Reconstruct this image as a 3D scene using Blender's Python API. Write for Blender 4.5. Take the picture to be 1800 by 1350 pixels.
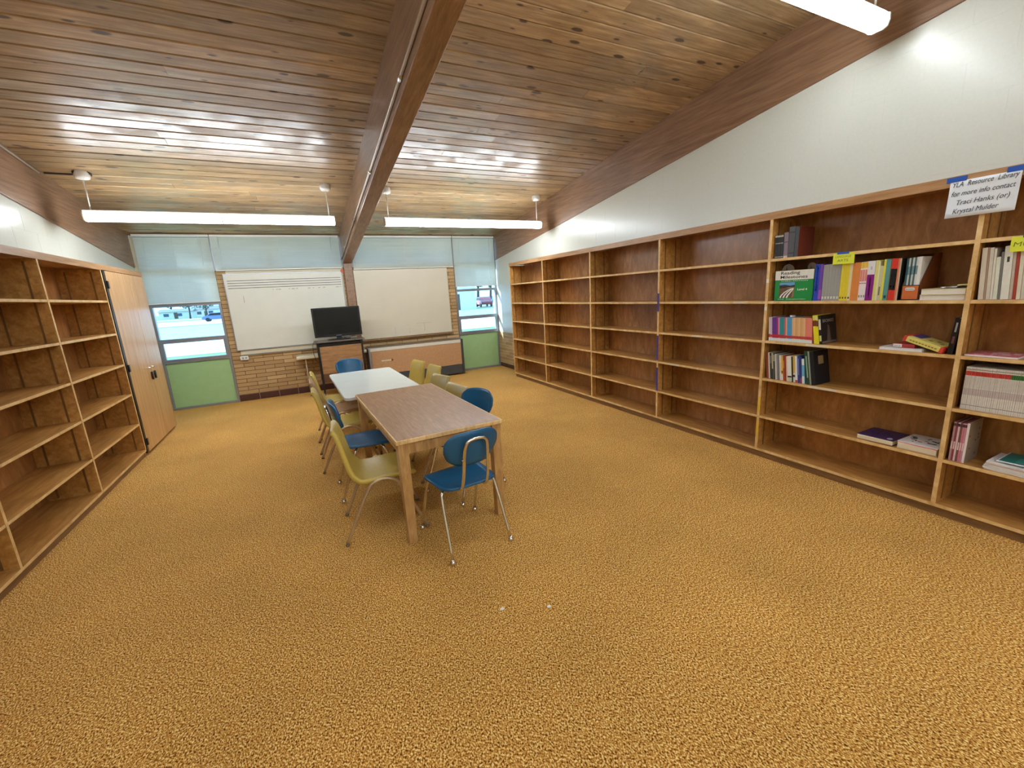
import bpy, bmesh, math, random
from mathutils import Vector, Matrix
random.seed(7)
for o in list(bpy.data.objects): bpy.data.objects.remove(o)
SC = bpy.context.scene
COL = SC.collection

# ------------------------------------------------------------------ camera, world, sun, exposure
cam = bpy.data.cameras.new('camera'); camo = bpy.data.objects.new('camera', cam); COL.objects.link(camo)
cam.sensor_fit = 'HORIZONTAL'; cam.sensor_width = 36.0; cam.lens = 741.29 / 1800 * 36.0
cam.clip_start = 0.02; cam.clip_end = 2000
Rc = Matrix.Rotation(-0.4512, 3, 'Z') @ Matrix.Rotation(-0.2146, 3, 'X') @ Matrix.Rotation(0.0568, 3, 'Y') @ Matrix.Rotation(math.pi/2, 3, 'X')
camo.matrix_world = Matrix.Translation((0, 0, 1.589)) @ Rc.to_4x4()
SC.camera = camo
SC.view_settings.view_transform = 'Standard'; SC.view_settings.look = 'None'
SC.view_settings.gamma = 1.0; SC.view_settings.use_curve_mapping = False
SC.view_settings.exposure = 1.55
LAMP = 15.0
w = bpy.data.worlds.new('sky'); SC.world = w; w.use_nodes = True
nt = w.node_tree; bg = nt.nodes['Background']
bg.inputs[0].default_value = (0.28, 0.58, 1.0, 1); bg.inputs[1].default_value = 1.6
sl = bpy.data.lights.new('sun', 'SUN'); so = bpy.data.objects.new('sun', sl); COL.objects.link(so)
sl.energy = 5.0; sl.angle = math.radians(0.8); sl.color = (0.86, 0.95, 1.0)
so.rotation_euler = Vector((0.93, -0.29, -0.33)).to_track_quat('-Z', 'Y').to_euler()
so.location = (-20, 25, 12)

# ------------------------------------------------------------------ materials
def lin(c):
    c = c / 255.0
    return c / 12.92 if c <= 0.04045 else ((c + 0.055) / 1.055) ** 2.4
def L3(rgb): return (lin(rgb[0]), lin(rgb[1]), lin(rgb[2]), 1)
def newmat(name):
    m = bpy.data.materials.new(name); m.use_nodes = True
    return m, m.node_tree, m.node_tree.nodes['Principled BSDF']
_plain = {}
def plain(rgb, rough=0.5, metal=0.0, noise=0.06, scale=30, bump=0.0, coat=0.0, spec=0.5):
    key = (tuple(rgb), rough, metal, noise, scale, bump, coat)
    if key in _plain: return _plain[key]
    m, t, b = newmat('paint_%d_%d_%d' % tuple(rgb))
    N = t.nodes; K = t.links
    tc = N.new('ShaderNodeTexCoord'); n = N.new('ShaderNodeTexNoise'); n.inputs['Scale'].default_value = scale; n.inputs['Detail'].default_value = 3
    K.new(tc.outputs['Object'], n.inputs['Vector'])
    mx = N.new('ShaderNodeMix'); mx.data_type = 'RGBA'
    c = L3(rgb)
    mx.inputs[6].default_value = tuple(max(0, v*(1-noise*1.6)) for v in c[:3]) + (1,)
    mx.inputs[7].default_value = tuple(min(1, v*(1+noise*1.6)) for v in c[:3]) + (1,)
    K.new(n.outputs['Fac'], mx.inputs[0]); K.new(mx.outputs[2], b.inputs['Base Color'])
    b.inputs['Roughness'].default_value = rough; b.inputs['Metallic'].default_value = metal
    b.inputs['Specular IOR Level'].default_value = spec
    b.inputs['Coat Weight'].default_value = coat; b.inputs['Coat Roughness'].default_value = 0.15
    if bump:
        bp = N.new('ShaderNodeBump'); bp.inputs['Strength'].default_value = bump; bp.inputs['Distance'].default_value = 0.002
        K.new(n.outputs['Fac'], bp.inputs['Height']); K.new(bp.outputs[0], b.inputs['Normal'])
    _plain[key] = m
    return m
def ramp(t, stops):
    r = t.nodes.new('ShaderNodeValToRGB'); e = r.color_ramp.elements
    e[0].position = stops[0][0]; e[0].color = L3(stops[0][1])
    e[1].position = stops[-1][0]; e[1].color = L3(stops[-1][1])
    for p, c in stops[1:-1]:
        x = e.new(p); x.color = L3(c)
    return r
def wood(name, dark, mid, light, stretch=(1, 14, 14), scale=3.0, rough=0.4, coat=0.0, knots=0.0, rnd=0.0, bump=0.15, blotch=0.0, knotcol=(48, 26, 14)):
    m, t, b = newmat(name); N = t.nodes; K = t.links
    tc = N.new('ShaderNodeTexCoord'); mp = N.new('ShaderNodeMapping'); mp.inputs['Scale'].default_value = stretch
    oi = N.new('ShaderNodeObjectInfo'); ad = N.new('ShaderNodeVectorMath'); ad.operation = 'ADD'
    ml = N.new('ShaderNodeMath'); ml.operation = 'MULTIPLY'; ml.inputs[1].default_value = 37.0 if rnd else 0.0
    K.new(oi.outputs['Random'], ml.inputs[0]); K.new(tc.outputs['Object'], ad.inputs[0]); K.new(ml.outputs[0], ad.inputs[1])
    K.new(ad.outputs[0], mp.inputs['Vector'])
    n = N.new('ShaderNodeTexNoise'); n.inputs['Scale'].default_value = scale; n.inputs['Detail'].default_value = 6; n.inputs['Roughness'].default_value = 0.62; n.inputs['Distortion'].default_value = 0.6
    K.new(mp.outputs[0], n.inputs['Vector'])
    r = ramp(t, [(0.28, dark), (0.5, mid), (0.72, light)])
    K.new(n.outputs['Fac'], r.inputs[0]); out = r.outputs[0]
    if blotch:
        n2 = N.new('ShaderNodeTexNoise'); n2.inputs['Scale'].default_value = 2.2; n2.inputs['Detail'].default_value = 4
        K.new(ad.outputs[0], n2.inputs['Vector'])
        mr = N.new('ShaderNodeMapRange'); mr.inputs[1].default_value = 0.3; mr.inputs[2].default_value = 0.7; mr.inputs[3].default_value = 1 - blotch; mr.inputs[4].default_value = 1 + blotch
        K.new(n2.outputs['Fac'], mr.inputs[0])
        vm = N.new('ShaderNodeVectorMath'); vm.operation = 'SCALE'; K.new(out, vm.inputs[0]); K.new(mr.outputs[0], vm.inputs[3]); out = vm.outputs[0]
    if rnd:
        mr = N.new('ShaderNodeMapRange'); mr.inputs[3].default_value = 1 - rnd; mr.inputs[4].default_value = 1 + rnd
        K.new(oi.outputs['Random'], mr.inputs[0])
        vm = N.new('ShaderNodeVectorMath'); vm.operation = 'SCALE'; K.new(out, vm.inputs[0]); K.new(mr.outputs[0], vm.inputs[3]); out = vm.outputs[0]
    if knots:
        mk = N.new('ShaderNodeMapping'); mk.inputs['Scale'].default_value = (4.6, 13.0, 0.01)
        K.new(ad.outputs[0], mk.inputs['Vector'])
        v = N.new('ShaderNodeTexVoronoi'); v.inputs['Scale'].default_value = 1.0; K.new(mk.outputs[0], v.inputs['Vector'])
        # random knot size per cell
        sp = N.new('ShaderNodeSeparateColor'); K.new(v.outputs['Color'], sp.inputs[0])
        sz = N.new('ShaderNodeMapRange'); sz.inputs[1].default_value = 0.25; sz.inputs[2].default_value = 1.0; sz.inputs[3].default_value = 0.0; sz.inputs[4].default_value = 0.22
        K.new(sp.outputs[0], sz.inputs[0])
        dv = N.new('ShaderNodeMath'); dv.operation = 'SUBTRACT'; K.new(v.outputs['Distance'], dv.inputs[0]); K.new(sz.outputs[0], dv.inputs[1])
        ss = N.new('ShaderNodeMapRange'); ss.interpolation_type = 'SMOOTHSTEP'; ss.inputs[1].default_value = -0.03; ss.inputs[2].default_value = 0.09; ss.inputs[3].default_value = knots; ss.inputs[4].default_value = 0.0
        K.new(dv.outputs[0], ss.inputs[0])
        mx = N.new('ShaderNodeMix'); mx.data_type = 'RGBA'; mx.inputs[7].default_value = L3(knotcol)
        K.new(ss.outputs[0], mx.inputs[0]); K.new(out, mx.inputs[6]); out = mx.outputs[2]
    K.new(out, b.inputs['Base Color'])
    b.inputs['Roughness'].default_value = rough; b.inputs['Coat Weight'].default_value = coat; b.inputs['Coat Roughness'].default_value = 0.22
    if knots:
        n3 = N.new('ShaderNodeTexNoise'); n3.inputs['Scale'].default_value = 3.0; n3.inputs['Detail'].default_value = 5; K.new(ad.outputs[0], n3.inputs['Vector'])
        m3 = N.new('ShaderNodeMapRange'); m3.inputs[1].default_value = .38; m3.inputs[2].default_value = .62; m3.inputs[3].default_value = .02; m3.inputs[4].default_value = .8; K.new(n3.outputs['Fac'], m3.inputs[0]); K.new(m3.outputs[0], b.inputs['Coat Weight'])
        m4 = N.new('ShaderNodeMapRange'); m4.inputs[1].default_value = .35; m4.inputs[2].default_value = .65; m4.inputs[3].default_value = .5; m4.inputs[4].default_value = .3; K.new(n3.outputs['Fac'], m4.inputs[0]); K.new(m4.outputs[0], b.inputs['Roughness'])
    bp = N.new('ShaderNodeBump'); bp.inputs['Strength'].default_value = bump; bp.inputs['Distance'].default_value = 0.002
    K.new(n.outputs['Fac'], bp.inputs['Height']); K.new(bp.outputs[0], b.inputs['Normal'])
    if coat:
        K.new(bp.outputs[0], b.inputs['Coat Normal'])
    return m

M_PLANK = wood('varnished_knotty_pine', (124, 98, 66), (158, 129, 92), (186, 158, 118), (1.2, 16, 16), 2.4, 0.36, 0.42, knots=0.9, rnd=0.2, blotch=0.2, bump=0.5)
M_BEAM = wood('stained_beam', (112, 82, 60), (138, 104, 78), (158, 124, 98), (16, 1.0, 16), 2.2, 0.42, 0.25, blotch=0.12)
M_SHELF = wood('shelf_plywood', (156, 108, 50), (186, 134, 68), (208, 160, 92), (8, 1.2, 8), 3.0, 0.42, 0.15, blotch=0.15)
M_BACK = wood('shelf_back_plywood', (142, 92, 44), (168, 114, 60), (192, 140, 84), (6, 5, 1.6), 3.4, 0.34, 0.35, blotch=0.22)
M_EDGE = wood('shelf_edge', (194, 156, 98), (226, 188, 128), (244, 212, 156), (4, 1, 1), 9.0, 0.45)
M_HEAD = wood('header_board', (150, 108, 66), (176, 132, 88), (196, 152, 108), (12, 1, 12), 3.0, 0.42)
M_KICK = wood('kick_board', (112, 80, 48), (136, 100, 62), (156, 118, 78), (12, 1, 12), 3.0, 0.5)
M_DOOR = wood('cabinet_door_laminate', (186, 140, 88), (204, 158, 104), (218, 174, 122), (3, 12, 0.7), 3.0, 0.36, 0.2)
M_TTOP = wood('table_laminate', (140, 98, 58), (160, 116, 74), (180, 136, 92), (14, 1.2, 14), 5.0, 0.36, 0.06)
M_TTOP.node_tree.nodes['Principled BSDF'].inputs['Specular IOR Level'].default_value = 0.25
M_OAK = wood('table_oak', (160, 118, 68), (188, 146, 92), (210, 170, 116), (3, 3, 0.6), 9.0, 0.38, 0.2)
M_TAN = wood('ventilator_panel', (166, 124, 84), (178, 136, 96), (188, 146, 106), (2, 2, 2), 20.0, 0.45, bump=0.02)
M_CART = wood('cart_panel', (128, 90, 54), (150, 110, 70), (166, 126, 84), (2, 2, 10), 3.0, 0.4)

def carpet_mat():
    m, t, b = newmat('gold_carpet'); N = t.nodes; K = t.links
    tc = N.new('ShaderNodeTexCoord'); mp = N.new('ShaderNodeMapping'); mp.inputs['Scale'].default_value = (1, 0.72, 1); mp.inputs['Rotation'].default_value = (0, 0, 0.5)
    K.new(tc.outputs['Object'], mp.inputs['Vector'])
    n = N.new('ShaderNodeTexNoise'); n.inputs['Scale'].default_value = 170; n.inputs['Detail'].default_value = 2.0; n.inputs['Roughness'].default_value = 0.6; n.inputs['Distortion'].default_value = 0.3
    K.new(mp.outputs[0], n.inputs['Vector'])
    r = ramp(t, [(0.36, (88, 46, 6)), (0.45, (182, 124, 50)), (0.53, (218, 160, 78)), (0.64, (255, 230, 156))])
    K.new(n.outputs['Fac'], r.inputs[0])
    n2 = N.new('ShaderNodeTexNoise'); n2.inputs['Scale'].default_value = 1.3; n2.inputs['Detail'].default_value = 5
    K.new(tc.outputs['Object'], n2.inputs['Vector'])
    mr = N.new('ShaderNodeMapRange'); mr.inputs[1].default_value = 0.3; mr.inputs[2].default_value = 0.7; mr.inputs[3].default_value = 0.88; mr.inputs[4].default_value = 1.1
    K.new(n2.outputs['Fac'], mr.inputs[0])
    vm = N.new('ShaderNodeVectorMath'); vm.operation = 'SCALE'; K.new(r.outputs[0], vm.inputs[0]); K.new(mr.outputs[0], vm.inputs[3])
    K.new(vm.outputs[0], b.inputs['Base Color']); b.inputs['Roughness'].default_value = 0.95; b.inputs['Specular IOR Level'].default_value = 0.1
    bp = N.new('ShaderNodeBump'); bp.inputs['Strength'].default_value = 0.5; bp.inputs['Distance'].default_value = 0.005
    K.new(n.outputs['Fac'], bp.inputs['Height']); K.new(bp.outputs[0], b.inputs['Normal'])
    return m
M_CARPET = carpet_mat()
M_BLOCK = plain((206, 208, 198), 0.3, noise=0.03, scale=55, bump=0.35, coat=0.12)
M_BRICKWALL_PAINT = M_BLOCK
def brick_mat():
    m, t, b = newmat('tan_brick'); N = t.nodes; K = t.links
    oi = N.new('ShaderNodeObjectInfo'); tc = N.new('ShaderNodeTexCoord')
    r = ramp(t, [(0.0, (166, 132, 88)), (0.5, (180, 146, 100)), (1.0, (196, 162, 116))])
    K.new(oi.outputs['Random'], r.inputs[0])
    n = N.new('ShaderNodeTexNoise'); n.inputs['Scale'].default_value = 60; n.inputs['Detail'].default_value = 4; K.new(tc.outputs['Object'], n.inputs['Vector'])
    mr = N.new('ShaderNodeMapRange'); mr.inputs[3].default_value = 0.75; mr.inputs[4].default_value = 1.2; K.new(n.outputs['Fac'], mr.inputs[0])
    vm = N.new('ShaderNodeVectorMath'); vm.operation = 'SCALE'; K.new(r.outputs[0], vm.inputs[0]); K.new(mr.outputs[0], vm.inputs[3])
    K.new(vm.outputs[0], b.inputs['Base Color']); b.inputs['Roughness'].default_value = 0.8
    bp = N.new('ShaderNodeBump'); bp.inputs['Strength'].default_value = 0.4; bp.inputs['Distance'].default_value = 0.003
    K.new(n.outputs['Fac'], bp.inputs['Height']); K.new(bp.outputs[0], b.inputs['Normal'])
    return m
M_BRICK = brick_mat()
M_MORTAR = plain((112, 80, 46), 0.9, noise=0.15, scale=80)
M_TILE = plain((74, 40, 36), 0.35, noise=0.12, scale=20, coat=0.2)
M_GROUT = plain((176, 156, 132), 0.8)
M_ALU = plain((150, 152, 158), 0.35, 0.6, noise=0.04)
M_GREEN = plain((156, 190, 134), 0.4, noise=0.05, scale=9)
M_WHITE = plain((226, 226, 220), 0.4, noise=0.02)
M_CREAM = plain((206, 196, 168), 0.5, noise=0.05)
M_CHROME = plain((226, 222, 216), 0.16, 1.0, noise=0.05)
M_BRONZE = plain((206, 184, 150), 0.32, 0.6, noise=0.06)
M_BLACK = plain((18, 18, 20), 0.35, noise=0.1)
M_DARK = plain((52, 52, 54), 0.45, noise=0.12, scale=12)
M_SCREEN = plain((6, 7, 10), 0.12, noise=0.0)
M_BLUE = plain((24, 92, 134), 0.34, noise=0.05, scale=60)
M_YEL = plain((196, 170, 78), 0.34, noise=0.06, scale=70)
M_OLIVE = plain((176, 156, 92), 0.34, noise=0.06, scale=70)
M_TANC = plain((170, 132, 92), 0.38, noise=0.05, scale=70)
M_TAPE = plain((30, 84, 176), 0.6, noise=0.05)
M_VTAPE = plain((62, 56, 138), 0.6, noise=0.08)
M_YNOTE = plain((224, 232, 62), 0.7, noise=0.03)
M_PAPER = plain((226, 230, 234), 0.8, noise=0.03)
M_PAGES = plain((226, 214, 188), 0.8, noise=0.05, scale=300)
M_INK = plain((40, 42, 52), 0.7, noise=0.0)
M_WTABLE = plain((216, 222, 216), 0.25, noise=0.03, scale=6, coat=0.2)

def glass_mat():
    m = bpy.data.materials.new('window_glass'); m.use_nodes = True; t = m.node_tree; t.nodes.clear()
    o = t.nodes.new('ShaderNodeOutputMaterial'); mx = t.nodes.new('ShaderNodeMixShader'); tr = t.nodes.new('ShaderNodeBsdfTransparent'); g = t.nodes.new('ShaderNodeBsdfGlossy')
    g.inputs['Roughness'].default_value = 0.03; tr.inputs[0].default_value = (0.90, 0.96, 0.97, 1)
    lw = t.nodes.new('ShaderNodeLayerWeight'); lw.inputs['Blend'].default_value = 0.5
    pw = t.nodes.new('ShaderNodeMath'); pw.operation = 'POWER'; pw.inputs[1].default_value = 5.0; ma = t.nodes.new('ShaderNodeMath'); ma.operation = 'MULTIPLY_ADD'; ma.inputs[1].default_value = 0.6; ma.inputs[2].default_value = 0.03
    t.links.new(lw.outputs['Facing'], pw.inputs[0]); t.links.new(pw.outputs[0], ma.inputs[0]); t.links.new(ma.outputs[0], mx.inputs[0]); t.links.new(tr.outputs[0], mx.inputs[1]); t.links.new(g.outputs[0], mx.inputs[2]); t.links.new(mx.outputs[0], o.inputs[0])
    return m
M_GLASS = glass_mat()
def slat_mat():
    m = bpy.data.materials.new('blind_slat'); m.use_nodes = True; t = m.node_tree; b = t.nodes['Principled BSDF']
    n = t.nodes.new('ShaderNodeTexNoise'); n.inputs['Scale'].default_value = 4
    r = ramp(t, [(0.3, (196, 202, 190)), (0.7, (212, 216, 204))]); t.links.new(n.outputs[0], r.inputs[0]); t.links.new(r.outputs[0], b.inputs['Base Color'])
    b.inputs['Roughness'].default_value = 0.45
    tl = t.nodes.new('ShaderNodeBsdfTranslucent'); tl.inputs[0].default_value = (0.75, 0.85, 0.9, 1)
    mx = t.nodes.new('ShaderNodeMixShader'); mx.inputs[0].default_value = 0.13
    o = [x for x in t.nodes if x.type == 'OUTPUT_MATERIAL'][0]
    t.links.new(b.outputs[0], mx.inputs[1]); t.links.new(tl.outputs[0], mx.inputs[2]); t.links.new(mx.outputs[0], o.inputs[0])
    return m
M_SLAT = slat_mat()
def lamp_mat(st):
    m = bpy.data.materials.new('lit_diffuser'); m.use_nodes = True; t = m.node_tree; b = t.nodes['Principled BSDF']
    n = t.nodes.new('ShaderNodeTexNoise'); n.inputs['Scale'].default_value = 3
    r = ramp(t, [(0.3, (236, 246, 252)), (0.7, (242, 250, 255))]); t.links.new(n.outputs[0], r.inputs[0]); t.links.new(r.outputs[0], b.inputs['Emission Color'])
    b.inputs['Emission Strength'].default_value = st
    b.inputs['Base Color'].default_value = (0.9, 0.9, 0.9, 1)
    return m
M_LAMP = lamp_mat(LAMP); M_LAMP_NEAR = lamp_mat(LAMP*.52); M_LAMP_NEAR_LEFT = lamp_mat(LAMP*.35); M_LAMP_REAR = lamp_mat(LAMP*1.6); M_LAMP_REAR_LEFT = lamp_mat(LAMP*1.0)

# ------------------------------------------------------------------ geometry helpers
def tag(o, label=None, cat=None, group=None, kind=None):
    if label: o['label'] = label
    if cat: o['category'] = cat
    if group: o['group'] = group
    if kind: o['kind'] = kind
    return o
def thing(name, label, cat, loc=(0, 0, 0), rz=0.0, group=None):
    o = bpy.data.objects.new(name, None); COL.objects.link(o); o.empty_display_size = 0.1
    o.location = loc; o.rotation_euler = (0, 0, rz)
    return tag(o, label, cat, group)
class MB:
    def __init__(s): s.v = []; s.f = []; s.m = []; s.sm = []
    def add(s, vs, fs, m=0, smooth=False):
        b = len(s.v); s.v += [tuple(x) for x in vs]
        for f in fs: s.f.append([b + i for i in f]); s.m.append(m); s.sm.append(smooth)
        return s
    def box(s, x0, x1, y0, y1, z0, z1, m=0, fm=None):
        # fm: dict of face -> material; faces: -x +x -y +y -z +z
        b = len(s.v)
        s.v += [(x0, y0, z0), (x1, y0, z0), (x1, y1, z0), (x0, y1, z0), (x0, y0, z1), (x1, y0, z1), (x1, y1, z1), (x0, y1, z1)]
        F = {'-z': (0, 3, 2, 1), '+z': (4, 5, 6, 7), '-y': (0, 1, 5, 4), '+x': (1, 2, 6, 5), '+y': (2, 3, 7, 6), '-x': (3, 0, 4, 7)}
        for k, f in F.items():
            s.f.append([b + i for i in f]); s.m.append((fm or {}).get(k, m)); s.sm.append(False)
        return s
    def rbox(s, x0, x1, y0, y1, z0, z1, bev=0.004, m=0, seg=2):
        bm = bmesh.new(); bmesh.ops.create_cube(bm, size=1)
        for v in bm.verts:
            v.co = Vector(((x0 + x1)/2 + v.co.x*(x1 - x0), (y0 + y1)/2 + v.co.y*(y1 - y0), (z0 + z1)/2 + v.co.z*(z1 - z0)))
        bmesh.ops.bevel(bm, geom=list(bm.edges), offset=min(bev, 0.45*min(x1-x0, y1-y0, z1-z0)), segments=seg, affect='EDGES', profile=0.5)
        bm.verts.index_update(); s.add([v.co for v in bm.verts], [[v.index for v in f.verts] for f in bm.faces], m); bm.free()
        return s
    def prism(s, poly, axis, a0, a1, m=0, smooth=False):
        # poly: list of 2-D points, extruded along axis ('x': pts=(y,z), 'y': (x,z), 'z': (x,y))
        def P(p, a): return {'x': (a, p[0], p[1]), 'y': (p[0], a, p[1]), 'z': (p[0], p[1], a)}[axis]
        n = len(poly); vs = [P(p, a0) for p in poly] + [P(p, a1) for p in poly]
        fs = [[i, (i+1) % n, n + (i+1) % n, n + i] for i in range(n)]
        b = len(s.v); s.v += vs
        for f in fs: s.f.append([b + i for i in f]); s.m.append(m); s.sm.append(smooth)
        for f in (list(range(n))[::-1], list(range(n, 2*n))): s.f.append([b + i for i in f]); s.m.append(m); s.sm.append(False)
        return s
    def tube(s, pts, r, seg=8, m=0, cap=True, closed=False):
        pts = [Vector(p) for p in pts]; n = len(pts); base = len(s.v); up = None
        for i, p in enumerate(pts):
            t = (pts[min(i+1, n-1)] - pts[max(i-1, 0)]).normalized()
            if up is None:
                up = t.orthogonal().normalized()
            up = (up - t*up.dot(t)).normalized(); sd = t.cross(up)
            rr = r[i] if isinstance(r, (list, tuple)) else r
            for k in range(seg):
                a = 2*math.pi*k/seg; s.v.append(tuple(p + (up*math.cos(a) + sd*math.sin(a))*rr))
        for i in range(n-1):
            for k in range(seg):
                s.f.append([base + i*seg + k, base + i*seg + (k+1) % seg, base + (i+1)*seg + (k+1) % seg, base + (i+1)*seg + k]); s.m.append(m); s.sm.append(True)
        if cap:
            s.f.append([base + k for k in range(seg)][::-1]); s.m.append(m); s.sm.append(False)
            s.f.append([base + (n-1)*seg + k for k in range(seg)]); s.m.append(m); s.sm.append(False)
        return s
    def lathe(s, prof, c, seg=16, m=0):
        # prof: (r, z) from bottom to top about a vertical axis at c
        b = len(s.v)
        for r, z in prof:
            for k in range(seg):
                a = 2*math.pi*k/seg; s.v.append((c[0] + r*math.cos(a), c[1] + r*math.sin(a), c[2] + z))
        for i in range(len(prof)-1):
            for k in range(seg):
                s.f.append([b + i*seg + k, b + i*seg + (k+1) % seg, b + (i+1)*seg + (k+1) % seg, b + (i+1)*seg + k]); s.m.append(m); s.sm.append(True)
        s.f.append([b + k for k in range(seg)][::-1]); s.m.append(m); s.sm.append(False)
        q = b + (len(prof)-1)*seg; s.f.append([q + k for k in range(seg)]); s.m.append(m); s.sm.append(False)
        return s
    def build(s, name, mats, parent=None, local=False, kind=None, label=None, shift=None):
        me = bpy.data.meshes.new(name)
        off = Vector((0, 0, 0))
        if parent is not None and not local: off = Vector(parent.location)
        if shift is not None: off = Vector(shift)
        me.from_pydata([tuple(Vector(v) - off) for v in s.v], [], s.f)
        if not isinstance(mats, (list, tuple)): mats = [mats]
        for x in mats: me.materials.append(x)
        me.polygons.foreach_set('material_index', s.m); me.polygons.foreach_set('use_smooth', s.sm); me.update()
        bm = bmesh.new(); bm.from_mesh(me); bmesh.ops.recalc_face_normals(bm, faces=bm.faces); bm.to_mesh(me); bm.free()
        o = bpy.data.objects.new(name, me); COL.objects.link(o)
        if parent is not None: o.parent = parent
        elif shift is not None: o.location = shift
        if kind: o['kind'] = kind
        if label: o['label'] = label
        return o
def copy_tree(o, parent=None):
    c = o.copy(); COL.objects.link(c)
    if parent is not None: c.parent = parent
    for ch in list(o.children): copy_tree(ch, c)
    return c
def arc(cx, cy, r, a0, a1, n):
    return [(cx + r*math.cos(a0 + (a1-a0)*i/n), cy + r*math.sin(a0 + (a1-a0)*i/n)) for i in range(n+1)]
def rrect(x0, x1, y0, y1, r, n=4):
    return (arc(x1-r, y1-r, r, 0, math.pi/2, n) + arc(x0+r, y1-r, r, math.pi/2, math.pi, n) + arc(x0+r, y0+r, r, math.pi, 1.5*math.pi, n) + arc(x1-r, y0+r, r, 1.5*math.pi, 2*math.pi, n))
def smooth_path(pts, n=5):
    # Catmull-Rom through the points
    P = [Vector(p) for p in pts]; P = [P[0]*2 - P[1]] + P + [P[-1]*2 - P[-2]]; out = []
    for i in range(1, len(P)-2):
        for k in range(n):
            t = k/n; a, b, c, d = P[i-1], P[i], P[i+1], P[i+2]
            out.append(0.5*((2*b) + (c-a)*t + (2*a-5*b+4*c-d)*t*t + (3*b-a-3*c+d)*t**3))
    out.append(P[-2]); return out
RX_WALL = Matrix(((0, 0, -1), (-1, 0, 0), (0, 1, 0)))       # text facing -X, reading towards -Y
def text(s, size, loc, mat, parent, rot=RX_WALL, name='lettering', shear=0.0, bold=0.0, align='LEFT', tilt=0.0, sx=1.0):
    cu = bpy.data.curves.new(name, 'FONT'); cu.body = s; cu.size = size; cu.shear = shear; cu.offset = bold; cu.extrude = 0.0002
    cu.align_x = align; cu.space_line = 0.95; cu.resolution_u = 3
    t = bpy.data.objects.new(name, cu); COL.objects.link(t); bpy.context.view_layer.update()
    me = bpy.data.meshes.new_from_object(t); bpy.data.objects.remove(t); me.materials.clear(); me.materials.append(mat)
    R = rot.to_4x4() @ Matrix.Rotation(tilt, 4, 'Z') @ Matrix.Diagonal((sx, 1, 1, 1))
    off = Vector(parent.location) if parent is not None else Vector((0, 0, 0))
    me.transform(Matrix.Translation(Vector(loc) - off) @ R)
    o = bpy.data.objects.new(name, me); COL.objects.link(o); o.parent = parent
    return o

# ------------------------------------------------------------------ room measures
XL, XR, YB, YF = -2.133, 3.855, 8.453, -4.6
K = 0.1263
def ceil_z(y): return 2.744 + K*(YB - y)
def beam_z(y): return 2.258 + K*(YB - y)
def struct(o): o['kind'] = 'structure'; return o

# floor
struct(MB().box(XL-0.1, XR+0.1, YF-0.1, YB+0.1, -0.12, 0).build('floor', M_CARPET))
# front wall (behind the camera)
struct(MB().box(XL-0.2, XR+0.2, YF-0.2, YF, -0.1, 4.6).build('wall_front', M_BLOCK))
# ceiling: deck above, planks below it
ce = thing('ceiling', None, None, (0, 0, 2.744)); ce['kind'] = 'structure'
MB().add([(XL-.2, YF-.2, ceil_z(YF-.2)+.016), (XR+.2, YF-.2, ceil_z(YF-.2)+.016), (XR+.2, YB+.5, ceil_z(YB+.5)+.016), (XL-.2, YB+.5, ceil_z(YB+.5)+.016),
          (XL-.2, YF-.2, ceil_z(YF-.2)+.12), (XR+.2, YF-.2, ceil_z(YF-.2)+.12), (XR+.2, YB+.5, ceil_z(YB+.5)+.12), (XL-.2, YB+.5, ceil_z(YB+.5)+.12)],
         [(0, 1, 2, 3), (7, 6, 5, 4), (0, 4, 5, 1), (1, 5, 6, 2), (2, 6, 7, 3), (3, 7, 4, 0)]).build('roof_deck', plain((60, 36, 20), 0.8), ce)
ang = math.atan(K); P = 0.142
def plank(x0, x1, y1, tilt):
    # y1: far edge, plank runs along X; V-grooved edges
    w = P - 0.0035; c = 0.008; t = 0.018
    prof = [(0, t), (0, c), (c, 0), (w-c, 0), (w, c), (w, t)]
    vs = []
    ca, sa = math.cos(ang + tilt), math.sin(ang + tilt)
    for x in (x0+.0008, x1-.0008):
        for a, b in prof:
            # a measured from far edge towards the camera (-y), rising
            vs.append((x, y1 - a*ca - b*sa*0, ceil_z(y1) + a*sa + b))
    n = 6; fs = [[i, (i+1) % n, n+(i+1) % n, n+i] for i in range(n)] + [list(range(n))[::-1], list(range(n, 2*n))]
    me = bpy.data.meshes.new('plank')
    cx = (x0+x1)/2; org = Vector((cx, y1, ceil_z(y1)))
    me.from_pydata([tuple(Vector(v) - org) for v in vs], [], fs); me.materials.append(M_PLANK); me.update()
    o = bpy.data.objects.new('plank', me); COL.objects.link(o); o.parent = ce; o.location = org - Vector(ce.location)
y = YB + 0.02; i = 0
while y > -1.0:
    for (a, b) in ((XL+.015, 0.835), (0.975, XR-.01)):
        cuts = [a, b]
        if random.random() < 0.42: cuts = [a, a + (b-a)*random.uniform(.2, .8), b]
        for u, v in zip(cuts[:-1], cuts[1:]): plank(u, v, y, random.uniform(-.022, .022))
    y -= P*math.cos(ang); i += 1
mb = MB()
yy = y
while yy > YF:
    for (a, b) in ((XL+.015, 0.835), (0.975, XR-.01)):
        mb.box(a, b, yy-P+.002, yy, ceil_z(yy-P), ceil_z(yy)+.018)
    yy -= P*math.cos(ang)
mb.build('plank_boarding', M_PLANK, ce, kind='stuff')

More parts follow.
